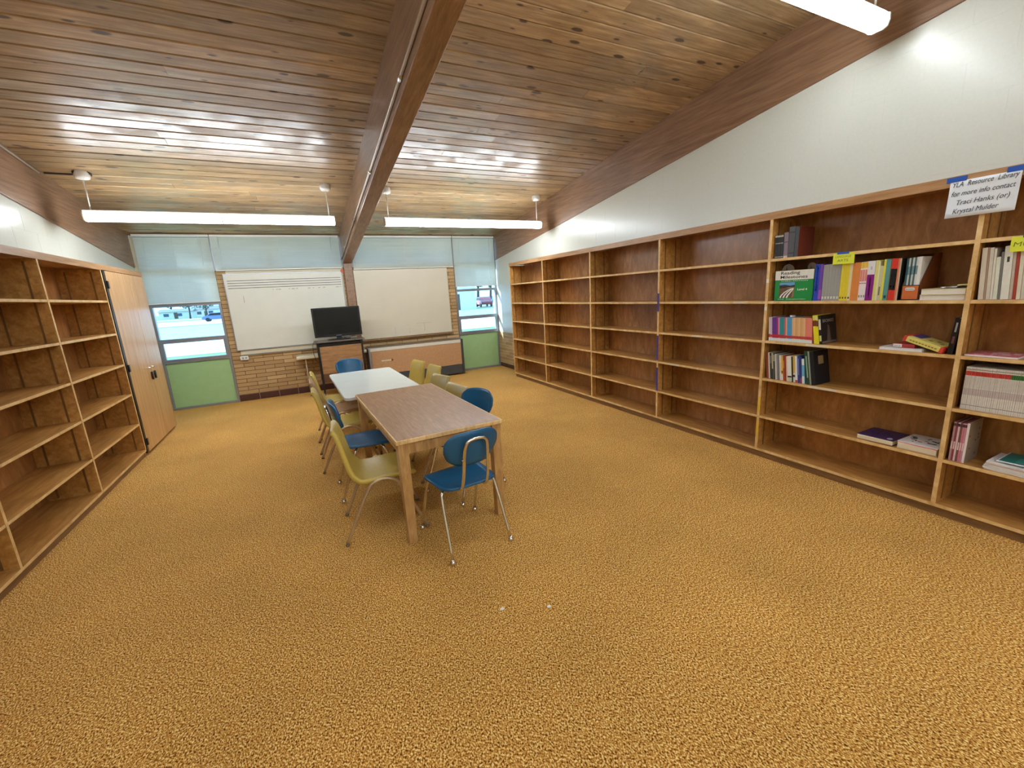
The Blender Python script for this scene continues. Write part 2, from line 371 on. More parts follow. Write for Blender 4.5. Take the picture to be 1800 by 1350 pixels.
# beams and post
def beam(name, x0, x1, y0=YF, y1=YB, label=None):
    m = MB(); ov = .03
    pts = [(y0, beam_z(y0)), (y1, beam_z(y1)), (y1, ceil_z(y1)+ov), (y0, ceil_z(y0)+ov)]
    m.prism(pts, 'x', x0, x1)
    o = m.build(name, M_BEAM, shift=((x0+x1)/2, y1, beam_z(y1)))
    bv = o.modifiers.new('bevel', 'BEVEL'); bv.width = 0.006; bv.segments = 2
    return struct(o)
beam('trim_1', 0.827, 0.984)
beam('trim_2', XL-.1, XL+.018)
beam('trim_3', XR-.012, XR+.1)
po = MB().rbox(0.832, 0.978, YB-.03, YB+.09, 0.0, beam_z(YB)+.012, .004).build('trim_4', M_BEAM); struct(po)

# conduits on the beams
def conduit(name, x, dz, y0, y1, label, r=.011, every=1.5, ref=beam_z):
    t = thing(name, label, 'conduit', (x, y1, ref(y1)+dz))
    MB().tube([(x, y0, ref(y0)+dz), (x, y1, ref(y1)+dz)], r, 10).build('pipe', plain((184, 172, 158), .4, .5), t)
    y = y1 - .8
    while y > max(y0, 0.5):
        MB().tube([(x, y-.03, ref(y-.03)+dz), (x, y+.03, ref(y+.03)+dz)], r*1.45, 10).build('coupling', M_CHROME, t)
        MB().box(x-.004, x+r+.004, y+.10, y+.125, ref(y)+dz-.02, ref(y)+dz+.035).build('strap', M_CHROME, t)
        y -= every
    return t
conduit('conduit', 0.815, 0.075, -1.5, YB-.05, 'thin metal conduit pipe clipped along the side of the middle ceiling beam')
conduit('conduit', XL+.032, -.045, 3.5, 6.10, 'thin conduit running where the left beam meets the plank ceiling', .008, 9, ceil_z)

# ------------------------------------------------------------------ painted block walls (right and left)
def clip(poly, f):
    out = []
    for i in range(len(poly)):
        p, q = poly[i], poly[(i+1) % len(poly)]; a, b = f(p), f(q)
        if a >= 0: out.append(p)
        if (a >= 0) != (b >= 0):
            t = a/(a-b); out.append((p[0]+(q[0]-p[0])*t, p[1]+(q[1]-p[1])*t))
    return out
def block_wall(name, X, sgn, ylo, yhi, zlo):
    # sgn: +1 wall solid lies towards +X
    wl = thing(name, None, None, (X, 0, 0)); wl['kind'] = 'structure'
    d = .0009
    pts = [(YF-.1, 0.0), (YB+.2, 0.0), (YB+.2, beam_z(YB+.2)+.05), (YF-.1, beam_z(YF-.1)+.05)]
    MB().prism(pts, 'x', X+sgn*d, X+sgn*.2).build('wall_core', M_BLOCK, wl)
    row = 0; z = zlo
    while z < beam_z(ylo):
        off = (row % 2)*.203
        y = yhi
        first = True
        while y > ylo:
            y2 = y - (.406 if not (first and off) else .203); first = False
            poly = [(y2+.0009, z+.0009), (y-.0009, z+.0009), (y-.0009, z+.2021), (y2+.0009, z+.2021)]
            poly = clip(poly, lambda p: beam_z(p[0]) + .004 - p[1])
            if len(poly) >= 3 and abs(max(p[1] for p in poly) - z) > .01:
                MB().prism(poly, 'x', X, X+sgn*.02).build('block', M_BLOCK, wl)
            y = y2
        z += .203; row += 1
    return wl
wr = block_wall('wall_right', XR, 1, -0.9, YB, 1.98)
# painted wall between bookcase end and the window, brick dado with tile base
for r in range(6):
    z = 0.762 + r*.203; y = YB
    k = 0
    while y > 7.16:
        y2 = max(7.16, y - (.406 if (r % 2 == 0 or k) else .203)); k += 1
        MB().box(XR, XR+.02, y2+.0015, y-.0015, z+.0015, min(z+.2015, 1.978)).build('block', M_BLOCK, wr); y = y2
for r in range(10):
    z = 0.09 + r*.0672; y = YB - (r % 2)*.15
    if r % 2: MB().rbox(XR-.003, XR+.02, y+.004, YB-.002, z+.003, z+.0642, .002, seg=1).build('brick', M_BRICK, wr)
    while y > 7.17:
        y2 = max(7.16, y-.305)
        MB().rbox(XR-.003, XR+.02, y2+.004, y-.004, z+.003, z+.0642, .002, seg=1).build('brick', M_BRICK, wr); y = y2
y = YB
while y > 7.17:
    y2 = max(7.16, y-.305); MB().rbox(XR-.006, XR+.02, y2+.003, y-.003, 0.0, .087, .003, seg=1).build('base_tile', M_TILE, wr); y = y2
wl_ = block_wall('wall_left', XL, -1, 1.2, YB, 1.98)

# ------------------------------------------------------------------ back wall: brick, base tiles
wb = thing('wall_back', None, None, (0.9, YB, 0)); wb['kind'] = 'structure'
for (a, b) in ((-1.13, 0.832), (0.978, 2.93)):
    MB().box(a, b, YB+.008, YB+.085, 0, 2.19).build('wall_core', M_MORTAR, wb)
    for r in range(31):
        z = .115 + r*.0668; x = a - (r % 2)*.1525
        while x < b - .01:
            x0, x1 = max(a, x)+.004, min(b, x+.305)-.004
            hid = (z > .93 and z < 2.05) and ((x0 > -.98 and x1 < .76) or (x0 > 1.0 and x1 < 2.73))
            if not hid and x1 - x0 > .015:
                MB().rbox(x0, x1, YB+random.uniform(-.001, .001), YB+.03, z+.0035, z+.0633, .002, seg=1).build('brick', M_BRICK, wb)
            x += .305
    MB().box(a, b, YB-.004, YB+.03, 0, .112).build('tile_grout', M_GROUT, wb)
    x = a
    while x < b - .01:
        x1 = min(b, x+.305)
        MB().rbox(x+.003, x1-.003, YB-.009, YB+.02, 0.001, .110, .003, seg=1).build('base_tile', M_TILE, wb); x += .305

# ------------------------------------------------------------------ windows
def window(name, x0, x1, zs, kind, mull=()):
    """zs: list of (z0, z1, 'glass'|'green'|'sash')"""
    t = thing(name, None, None, ((x0+x1)/2, YB, zs[0][0])); t['kind'] = 'structure'
    lo = min(z[0] for z in zs); hi = max(z[1] for z in zs)
    f = MB()
    f.rbox(x0, x0+.035, YB-.005, YB+.07, lo, hi+.03, .003).rbox(x1-.035, x1, YB-.005, YB+.07, lo, hi+.03, .003)
    f.rbox(x0, x1, YB-.004, YB+.069, hi, hi+.035, .003)
    prev = None
    for z0, z1, k in sorted(zs):
        if prev is not None: f.rbox(x0+.02, x1-.02, YB-.008, YB+.066, prev-.002, z0+.002, .003)
        prev = z1
    for mx in mull: f.rbox(mx-.025, mx+.025, YB-.004, YB+.068, lo, hi, .003)
    f.build('frame', M_ALU, t)
    if lo < .1: MB().rbox(x0, x1, YB-.02, YB+.09, 0.0, .035, .003).build('sill', M_ALU, t)
    else: MB().rbox(x0, x1, YB-.012, YB+.09, lo-.035, lo+.004, .003).build('sill', M_ALU, t)
    for z0, z1, k in zs:
        a, b = x0+.03, x1-.03
        if k == 'green':
            MB().rbox(a, b, YB+.02, YB+.05, z0, z1, .002).build('panel', M_GREEN, t)
        else:
            if k == 'sash':
                s = MB(); s.rbox(a, a+.035, YB-.012, YB+.04, z0, z1, .003).rbox(b-.035, b, YB-.012, YB+.04, z0, z1, .003)
                s.rbox(a, b, YB-.013, YB+.04, z0, z0+.03, .003).rbox(a, b, YB-.013, YB+.04, z1-.02, z1, .003)
                s.build('sash', M_ALU, t)
                h = MB().rbox((a+b)/2-.03, (a+b)/2+.03, YB-.03, YB-.012, z1-.02, z1-.008, .003); h.build('latch', M_CHROME, t)
            edges = [a] + list(mull) + [b]
            for p, q in zip(edges[:-1], edges[1:]):
                MB().box(p, q, YB+.030, YB+.034, z0, z1).build('pane', M_GLASS, t)
    return t
window('window_1', -2.065, -1.13, [(.035, .765, 'green'), (.80, 1.105, 'sash'), (1.15, 1.655, 'glass'), (1.70, 2.19, 'glass'), (2.23, 2.70, 'glass')], 0)
window('window_2', -1.13, 0.830, [(2.225, 2.70, 'glass')], 0, mull=(-.32,))
window('window_3', 0.980, 2.93, [(2.225, 2.70, 'glass')], 0, mull=(1.95,))
window('window_4', 2.93, XR-.005, [(.035, .765, 'green'), (.80, 1.105, 'sash'), (1.15, 1.655, 'glass'), (1.70, 2.19, 'glass'), (2.23, 2.70, 'glass')], 0)
# scratch marks on the right green panel
# jamb trim at the left corner
struct(MB().rbox(XL+.001, -2.068, YB-.02, YB+.1, 0, 2.72, .004).build('trim_5', M_CREAM))
struct(MB().box(XL-.1, XR+.1, YB+.072, YB+.12, 2.73, 3.0).box(XL-.1, XR+.1, YB+.0, YB+.12, 2.731, 2.80).build('trim_6', M_BEAM))

def blind(x0, x1, z0, z1, label, wands):
    t = thing('window_blind', label, 'blind', ((x0+x1)/2, YB-.06, z0), group='aluminium slat blinds on the back windows')
    MB().rbox(x0, x1, YB-.075, YB-.035, z1-.032, z1, .003).build('head_rail', M_WHITE, t)
    MB().rbox(x0+.004, x1-.004, YB-.068, YB-.044, z0, z0+.016, .003).build('bottom_rail', M_WHITE, t)
    m = MB(); z = z0+.024
    while z < z1-.036:
        tl = math.radians(58) + random.uniform(-.06, .06); w = .0145; dy, dz = w*math.cos(tl), w*math.sin(tl)
        yc = YB-.056
        m.add([(x0+.004, yc+dy, z-dz), (x1-.004, yc+dy, z-dz), (x1-.004, yc-.0022, z), (x0+.004, yc-.0022, z), (x1-.004, yc-dy, z+dz), (x0+.004, yc-dy, z+dz)],
              [(0, 1, 2, 3), (3, 2, 4, 5)], smooth=True)
        z += .0245
    m.build('slats', M_SLAT, t, kind='stuff')
    for wx in (x0 + .12, (x0+x1)/2, x1 - .12):
        MB().tube([(wx, YB-.071, z0+.01), (wx, YB-.071, z1-.03)], .0009, 5).build('ladder_cord', M_WHITE, t)
    for wx, zl in wands:
        MB().tube([(wx, YB-.085, z1-.03), (wx, YB-.088, zl)], .004, 6).build('tilt_wand', plain((232, 236, 236), .2), t)
blind(-2.07, -1.118, 1.70, 2.738, 'tall narrow slat blind over the left window, lower half glowing blue', [(-1.25, 2.25)])
blind(-1.106, 0.806, 2.178, 2.738, 'wide short slat blind above the whiteboard with the staff lines', [(-1.0, 2.28), (.66, 2.3)])
blind(0.995, 2.905, 2.142, 2.738, 'wide short slat blind above the plain whiteboard', [(1.05, 2.2)])
blind(2.918, XR-.03, 1.748, 2.738, 'tall narrow slat blind over the right corner window', [(3.7, 1.9)])

# ------------------------------------------------------------------ whiteboards
t = thing('whiteboard', 'whiteboard with black music staff lines along its top', 'whiteboard', (-.12, YB, .80))
MB().rbox(-.985, .80, YB-.028, YB-.002, .775, 2.178, .003).build('backing_board', M_CREAM, t, label='cream backing board showing above and below the white panel')
MB().rbox(-1.022, .778, YB-.046, YB-.028, .878, 2.125, .003).build('panel', plain((214, 214, 202), .25, noise=.03, scale=5), t)
f = MB(); 
for a in ((-1.03, .786, .870, .884), (-1.03, .786, 2.118, 2.132)): f.box(a[0], a[1], YB-.052, YB-.026, a[2], a[3])
for a in ((-1.03, -1.018), (.774, .786)): f.box(a[0], a[1], YB-.0515, YB-.026, .88, 2.122)
f.build('frame', M_ALU, t)
for zz in (2.018, 1.978, 1.938, 1.898): MB().box(-.985, .755, YB-.0468, YB-.045, zz-.004, zz+.004).build('staff_line', M_INK, t)
x = -.35
m = MB()
while x < .74:
    wd = random.uniform(.01, .06)
    if random.random() < .75: m.box(x, x+wd, YB-.0466, YB-.045, 1.853, 1.859)
    x += wd + random.uniform(.01, .05)
m.box(-.795, -.791, YB-.0466, YB-.045, 1.66, 1.77).build('dry_marker_marks', M_INK, t)
MB().tube([(-.98, YB-.045, .795), (.78, YB-.045, .795)], .006, 6).build('tray_rail', M_ALU, t)
t = thing('cable_outlet', 'small white surface outlet box at lower left corner of the music whiteboard', 'outlet', (-.95, YB, .7))
MB().rbox(-1.005, -.885, YB-.05, YB-.005, .712, .775, .004).build('box', M_WHITE, t)
for q in (-.965, -.92): MB().box(q-.016, q+.016, YB-.053, YB-.049, .728, .76).build('socket', plain((150, 150, 146), .4), t)
t = thing('whiteboard', 'plain beige-white whiteboard between the wooden post and the right window', 'whiteboard', (1.87, YB, .86))
MB().rbox(.985, 2.768, YB-.04, YB-.004, .86, 2.135, .004).build('panel', plain((204, 196, 176), .35, noise=.04, scale=3), t)
MB().rbox(.985, 2.775, YB-.075, YB-.004, .825, .857, .004).build('tray', M_KICK, t)
m = MB()
for (a, b, c, d) in ((2.20, 2.205, .92, 1.09), (2.05, 2.34, 1.085, 1.088), (1.62, 1.624, .9, 1.05), (1.9, 1.903, .9, 1.0)): m.box(a, b, YB-.041, YB-.039, c, d)
m.build('pencil_marks', plain((150, 144, 130), .6), t)
t = thing('bookmark_tag', 'small orange-red round tag hung beside the wooden post at whiteboard top', 'tag', (.80, YB-.05, 2.10))
MB().prism(arc(.797, 2.13, .03, 0, 2*math.pi, 14)[:-1], 'y', YB-.062, YB-.055).build('tag_disc', plain((196, 84, 40), .5), t)

# ------------------------------------------------------------------ unit ventilator
t = thing('unit_ventilator', 'long tan-panelled unit ventilator under the plain whiteboard', 'heater', (1.95, 8.27, 0))
MB().rbox(1.05, 2.86, 8.115, YB-.01, .03, .715, .006).build('casing', plain((196, 186, 166), .4), t)
MB().rbox(1.075, 2.825, 8.098, 8.12, .215, .648, .004).build('front_panel', M_TAN, t)
MB().rbox(1.06, 2.83, 8.10, 8.12, .652, .705, .003).build('upper_strip', plain((206, 200, 186), .4), t)
MB().rbox(1.06, 2.835, 8.104, 8.13, .028, .210, .004).build('base_grille', plain((62, 66, 66), .5, noise=.2, scale=20), t)
MB().rbox(2.826, 2.872, 8.09, YB-.012, .01, .722, .004).build('end_cap', plain((60, 62, 60), .4), t, label='dark end cap')
MB().rbox(1.03, 1.062, 8.09, YB-.012, .01, .722, .004).build('end_cap', M_ALU, t, label='grey metal end cap')
MB().rbox(1.04, 2.865, 8.11, YB-.012, .714, .728, .003).build('top_cover', plain((112, 98, 80), .4), t)
MB().rbox(1.245, 1.425, 8.093, 8.10, .452, .476, .002).build('name_plate', M_CREAM, t)
MB().rbox(1.425, 1.458, 8.091, 8.10, .445, .484, .002).build('badge', plain((120, 70, 40), .4), t)

# ------------------------------------------------------------------ ceiling light fixtures
def fixture(x0, y, label, lm=None):
    lm = lm or M_LAMP
    zc = ceil_z(y) - .436
    t = thing('pendant_light', label, 'ceiling light', (x0, y, zc), group='long fluorescent pendant fixtures')
    h = MB()
    h.prism([(y-.045, zc+.035), (y+.045, zc+.035), (y+.035, zc+.062), (y-.035, zc+.062)], 'x', x0, x0+2.44)
    h.build('housing', M_WHITE, t)
    for k in range(2):
        a, b = x0 + k*1.22 + .012, x0 + (k+1)*1.22 - .007
        pr = [(y-.058, zc+.036), (y-.062, zc), (y-.052, zc-.03), (y-.03, zc-.042), (y+.03, zc-.042), (y+.052, zc-.03), (y+.062, zc), (y+.058, zc+.036)]
        MB().prism(pr, 'x', a, b, smooth=False).build('diffuser', lm, t)
    for a in (x0, x0+1.213, x0+2.428):
        pr = [(y-.062, zc+.038), (y-.065, zc), (y-.055, zc-.033), (y-.032, zc-.045), (y+.032, zc-.045), (y+.055, zc-.033), (y+.065, zc), (y+.062, zc+.038)]
        MB().prism(pr, 'x', a, a+.012).build('end_plate' if a != x0+1.213 else 'joint_plate', M_WHITE, t)
    for sx in (x0+.065, x0+2.375):
        zt = ceil_z(y)
        MB().tube([(sx, y, zc+.06), (sx, y, zt-.06)], .006, 8).build('stem', M_WHITE, t)
        MB().lathe([(.02, -.075), (.055, -.066), (.066, -.045), (.062, -.012), (.062, .012)], (sx, y, zt), 18).build('canopy', M_WHITE, t)
    return t
fixture(-1.858, 6.143, 'lit double fluorescent pendant left of the middle beam near the back windows')
fixture(1.20, 6.143, 'lit double fluorescent pendant right of the middle beam near the back windows')
fixture(-1.858, 1.74, 'lit fluorescent pendant overhead left of the middle beam, out of view', M_LAMP_NEAR_LEFT)
fixture(1.20, 1.74, 'lit fluorescent pendant end at the top right above the bookcase', M_LAMP_NEAR)
fixture(-1.858, -2.66, 'lit fluorescent pendant behind the viewer left of the middle beam', M_LAMP_REAR_LEFT)
fixture(1.20, -2.66, 'lit fluorescent pendant behind the viewer right of the middle beam', M_LAMP_REAR)
t = thing('wire_raceway', 'dark surface wiring from the left beam to the round pendant canopy', 'wiring', (-1.9, 6.2, ceil_z(6.2)))
MB().box(-2.1, -1.84, 6.196, 6.212, ceil_z(6.2)-.014, ceil_z(6.2)+.004).build('raceway', plain((50, 34, 24), .5), t)
MB().lathe([(.075, -.022), (.078, .004), (.078, .02)], (-1.797, 6.165, ceil_z(6.165)), 18).build('base_ring', plain((58, 40, 30), .5), t)

# ------------------------------------------------------------------ bookcases
SZ = [1.735, 1.393, 1.061, 0.732, 0.390]          # shelf tops
def bookcase(name, label, xf, xb, ups, s, far_end):
    """xf front plane, xb wall plane, s=+1 if the body lies towards +X"""
    t = thing(name, label, 'bookcase', ((xf+xb)/2, (ups[0]+ups[-1])/2, 0))
    y0, y1 = min(ups), max(ups)
    lo, hi = (xf, xb) if s > 0 else (xb, xf)
    eps = .003
    def bx(m, a, b, *r, **k):          # a, b: depth from the front plane
        p, q = xf + s*a, xf + s*b
        return m.box(min(p, q), max(p, q), *r, **k)
    dep = abs(xb-xf) - eps
    ff = '-x' if s > 0 else '+x'
    for u in ups:
        bx(MB(), 0, dep-.012, u-.012, u+.012, .078, 2.052, fm={ff: 1}).build('upright', [M_SHELF, M_EDGE], t)
    bx(MB(), -.004, .018, y0-.012, y1+.012, 2.045, 2.103).build('header', M_HEAD, t)
    bx(MB(), .018, dep, y0-.011, y1+.011, 2.066, 2.088).build('top_board', M_HEAD, t)
    bx(MB(), .022, .04, y0, y1, 0.0, .062).build('kick_board', M_KICK, t)
    for a, b in zip(ups[:-1], ups[1:]):
        p, q = min(a, b)+.0122, max(a, b)-.0122
        bx(MB(), dep-.011, dep, p-.01, q+.01, .062, 2.066).build('back_panel', M_BACK, t)
        bx(MB(), -.001, dep-.012, p-.012, q+.012, .062, .084, fm={ff: 1}).build('bottom_board', [M_SHELF, M_EDGE], t)
        for z in SZ:
            zz = z + 0
            bx(MB(), .002, dep-.013, p, q, zz-.021, zz, fm={ff: 1}).build('shelf', [M_SHELF, M_EDGE], t)
        for d in (.07, dep-.09):
            for yy, e in ((p, 1), (q, -1)):
                a0, b0 = (yy, yy+.0025) if e > 0 else (yy-.0025, yy)
                bx(MB(), d, d+.014, a0, b0, .10, 2.03).build('shelf_standard', plain((134, 100, 58), .35, .4), t)
    return t
RU = [7.143, 5.976, 4.736, 3.509, 2.294, 1.074, -0.145]
LU = [5.911, 4.705, 3.476, 2.250, 1.030]
bookcase('bookcase', 'long built-in wooden bookcase along the right wall holding all the books', 3.542, XR, RU, 1, True)
bookcase('bookcase', 'empty built-in wooden bookcase along the left wall', -1.770, XL, LU, -1, False)

# ------------------------------------------------------------------ storage cabinet on the left
t = thing('storage_cabinet', 'tall light-oak two-door cabinet at the far end of the left bookcase', 'cabinet', (-1.95, 6.58, 0))
c = MB(); X0 = XL+.003
c.box(X0, -1.79, 5.925, 5.95, .0, 2.045).box(X0, -1.79, 7.205, 7.23, .0, 2.045).box(X0, -1.79, 5.925, 7.23, 2.046, 2.07)
c.box(X0, X0+.01, 5.95, 7.205, .05, 2.045).box(X0, -1.79, 5.95, 7.205, .03, .055)
c.build('carcass', M_HEAD, t)
MB().box(-1.794, -1.766, 5.924, 7.232, 2.05, 2.103).build('header', M_HEAD, t)
MB().box(-1.85, -1.80, 5.93, 7.22, .0, .028).build('kick_board', M_KICK, t)
for a, b, hy in ((6.005, 6.735, 6.68), (6.741, 7.228, 6.80)):
    d = MB().rbox(-1.79, -1.768, a, b, .03, 2.045, .002, seg=1).build('door', M_DOOR, t)
    hh = MB(); pr = arc(0, 0, 1, 0, 2*math.pi, 14)[:-1]
    b0 = len(hh.v); 
    hh.prism([(hy + .016*p[0], .817 + .05*p[1]) for p in pr], 'x', -1.768, -1.748)
    ho = hh.build('handle', M_BLACK, d, shift=t.location); ho.location = (0, 0, 0)
    k = MB().prism([(hy + .012*p[0] + .012, .915 + .012*p[1]) for p in pr], 'x', -1.768, -1.758).build('lock', M_CHROME, d, shift=t.location); k.location = (0, 0, 0)
hg = MB().box(-1.792, -1.770, 5.952, 6.001, .03, 2.045).build('hinge_gap', M_BLACK, t, label='black strip beside the near door')
for zz in (.15, 1.0, 1.9):
    MB().rbox(-1.775, -1.758, 5.985, 6.02, zz-.04, zz+.04, .003).build('hinge', M_BLACK, t)

# ------------------------------------------------------------------ tables
def local_table():
    t = thing('library_table', 'brown laminate library table with light oak edge and square legs', 'table', (0.7585, 3.366, 0), math.radians(2.1))
    W, Ln, H = .372, .80, .725
    MB().rbox(-W+.009, W-.009, -Ln+.009, Ln-.009, H-.026, H, .002).build('tabletop', M_TTOP, t, local=True)
    e = MB()
    e.rbox(-W, -W+.012, -Ln, Ln, H-.03, H-.001, .004).rbox(W-.012, W, -Ln, Ln, H-.03, H-.001, .004)
    e.rbox(-W+.008, W-.008, -Ln, -Ln+.012, H-.03, H-.001, .004).rbox(-W+.008, W-.008, Ln-.012, Ln, H-.03, H-.001, .004)
    e.build('edge_band', M_EDGE, t, local=True)
    q = .020
    for bb in ((-W+q+.06, W-q-.06, -Ln+q+.006, -Ln+q+.028), (-W+q+.06, W-q-.06, Ln-q-.028, Ln-q-.006), (-W+q+.006, -W+q+.028, -Ln+q+.06, Ln-q-.06), (W-q-.028, W-q-.006, -Ln+q+.06, Ln-q-.06)):
        MB().box(*bb, H-.105, H-.028).build('apron', M_OAK, t, local=True)
    for sx in (-1, 1):
        for sy in (-1, 1):
            x, y = sx*(W-.012-.033), sy*(Ln-.012-.033)
            l = MB(); tp, bt = .033, .028
            l.add([(x-bt, y-bt, .004), (x+bt, y-bt, .004), (x+bt, y+bt, .004), (x-bt, y+bt, .004), (x-tp, y-tp, H-.028), (x+tp, y-tp, H-.028), (x+tp, y+tp, H-.028), (x-tp, y+tp, H-.028)],
                  [(3, 2, 1, 0), (4, 5, 6, 7), (0, 1, 5, 4), (1, 2, 6, 5), (2, 3, 7, 6), (3, 0, 4, 7)])
            lg = l.build('leg', M_OAK, t, local=True)
            g = MB().lathe([(.018, 0), (.02, .004), (.015, .006)], (x, y, 0), 10).build('glide', M_DARK, lg, local=True)
    return t
local_table()
t = thing('white_table', 'white-topped table with rounded corners behind the brown library table', 'table', (.625, 5.00, 0), math.radians(1.6))
W, Ln, H = .378, .795, .690
MB().prism(rrect(-W, W, -Ln, Ln, .05, 5), 'z', H-.028, H).build('tabletop', M_WTABLE, t, local=True)
MB().prism(rrect(-W-.003, W+.003, -Ln-.003, Ln+.003, .053, 5), 'z', H-.026, H-.003).build('edge_band', plain((206, 204, 214), .3), t, local=True)
for bb in ((-W+.05, W-.05, -Ln+.05, -Ln+.07), (-W+.05, W-.05, Ln-.07, Ln-.05), (-W+.05, -W+.07, -Ln+.07, Ln-.07), (W-.07, W-.05, -Ln+.07, Ln-.07)):
    MB().box(*bb, H-.08, H-.03).build('apron', plain((150, 120, 84), .4), t, local=True)
for sx in (-1, 1):
    for sy in (-1, 1):
        MB().tube([(sx*.10, sy*(Ln-.09), H-.05), (sx*.10, sy*(Ln-.08), .012)], [.019, .014], 10).build('leg', M_CHROME, t, local=True)
        MB().lathe([(.018, 0), (.02, .008), (.014, .014)], (sx*.10, sy*(Ln-.08), 0), 10).build('glide', M_DARK, t, local=True)

# ------------------------------------------------------------------ chairs (local: +Y is where the sitter faces)
def blue_chair(mat=None, sc=1.0):
    mat = mat or M_BLUE
    t = thing('plastic_chair', '', 'chair')
    # seat
    nx, ny = 10, 10; m = MB(); vs = []; top = []
    def seat_pt(u, v):              # u,v in -1..1
        w = .195 + .012*v
        if abs(v) > .6: w *= (1 - .22*((abs(v)-.6)/.4)**2.4)
        y = .19*v*(1 - .06*abs(u)**3) + .0
        z = .440 - .012*(1-u*u)*(1-v*v) - (.018*max(0, v-.55)/.45)*((max(0, v-.55)/.45)) + .012*max(0, -v-.5)
        return (w*u, y, z)
    for j in range(ny+1):
        for i in range(nx+1):
            vs.append(seat_pt(-1+2*i/nx, -1+2*j/ny))
    m.add(vs, [[j*(nx+1)+i, j*(nx+1)+i+1, (j+1)*(nx+1)+i+1, (j+1)*(nx+1)+i] for j in range(ny) for i in range(nx)], smooth=True)
    so_ = m.build('seat', mat, t, local=True)
    sd = so_.modifiers.new('thick', 'SOLIDIFY'); sd.thickness = .014; sd.offset = -1
    # backrest: rounded panel, curved about the sitter
    m = MB(); vs = []; nx, nz = 12, 8
    for j in range(nz+1):
        b = -1+2*j/nz
        for i in range(nx+1):
            a = -1+2*i/nx
            w = .180*(1 - .13*abs(b)**5) * (1 if b > 0 else 1-.16*abs(b))
            h = .104*(1 - .24*abs(a)**6)
            vs.append((w*a, -.235 + .045*a*a - .022*b, .690 + h*b + (.012*(1-a*a) if b > 0 else 0)))
    m.add(vs, [[j*(nx+1)+i, j*(nx+1)+i+1, (j+1)*(nx+1)+i+1, (j+1)*(nx+1)+i] for j in range(nz) for i in range(nx)], smooth=True)
    bo = m.build('backrest', mat, t, local=True)
    sd = bo.modifiers.new('thick', 'SOLIDIFY'); sd.thickness = .012; sd.offset = 0
    # hoop
    hoop = smooth_path([(-.10, .02, .412), (-.095, -.10, .408), (-.088, -.185, .425), (-.082, -.232, .52), (-.078, -.256, .66), (-.068, -.272, .735), (-.035, -.278, .762), (.035, -.278, .762), (.068, -.272, .735), (.078, -.256, .66), (.082, -.232, .52), (.088, -.185, .425), (.095, -.10, .408), (.10, .02, .412)], 4)
    MB().tube(hoop, .0105, 8).build('back_hoop', M_CHROME, t, local=True)
    for sx in (-1, 1):
        for yy, fy in ((-.09, -.25), (.09, .25)):
            pts = smooth_path([(sx*.06, yy*.9, .413), (sx*.13, yy, .413), (sx*.178, yy*1.2, .402), (sx*.190, yy*1.4, .36), (sx*.198, yy+(fy-yy)*.55, .22), (sx*.207, fy, .022)], 4)
            lg = MB().tube(pts, .0105, 8).build('leg', M_CHROME, t, local=True)
            MB().lathe([(.010, .0), (.019, .003), (.021, .012), (.014, .024), (.008, .032)], (sx*.208, fy*1.003, 0), 12).build('glide', M_CHROME, lg, local=True)
    br = MB(); 
    for yy in (-.085, .085): br.tube([(-.11, yy, .412), (.11, yy, .412)], .009, 6)
    br.build('seat_bracket', M_DARK, t, local=True)
    for sx in (-1, 1): MB().lathe([(.008, -.004), (.008, .006)], (sx*.088, -.255, .64), 8).build('bolt', M_CHROME, t, local=True)
    return t
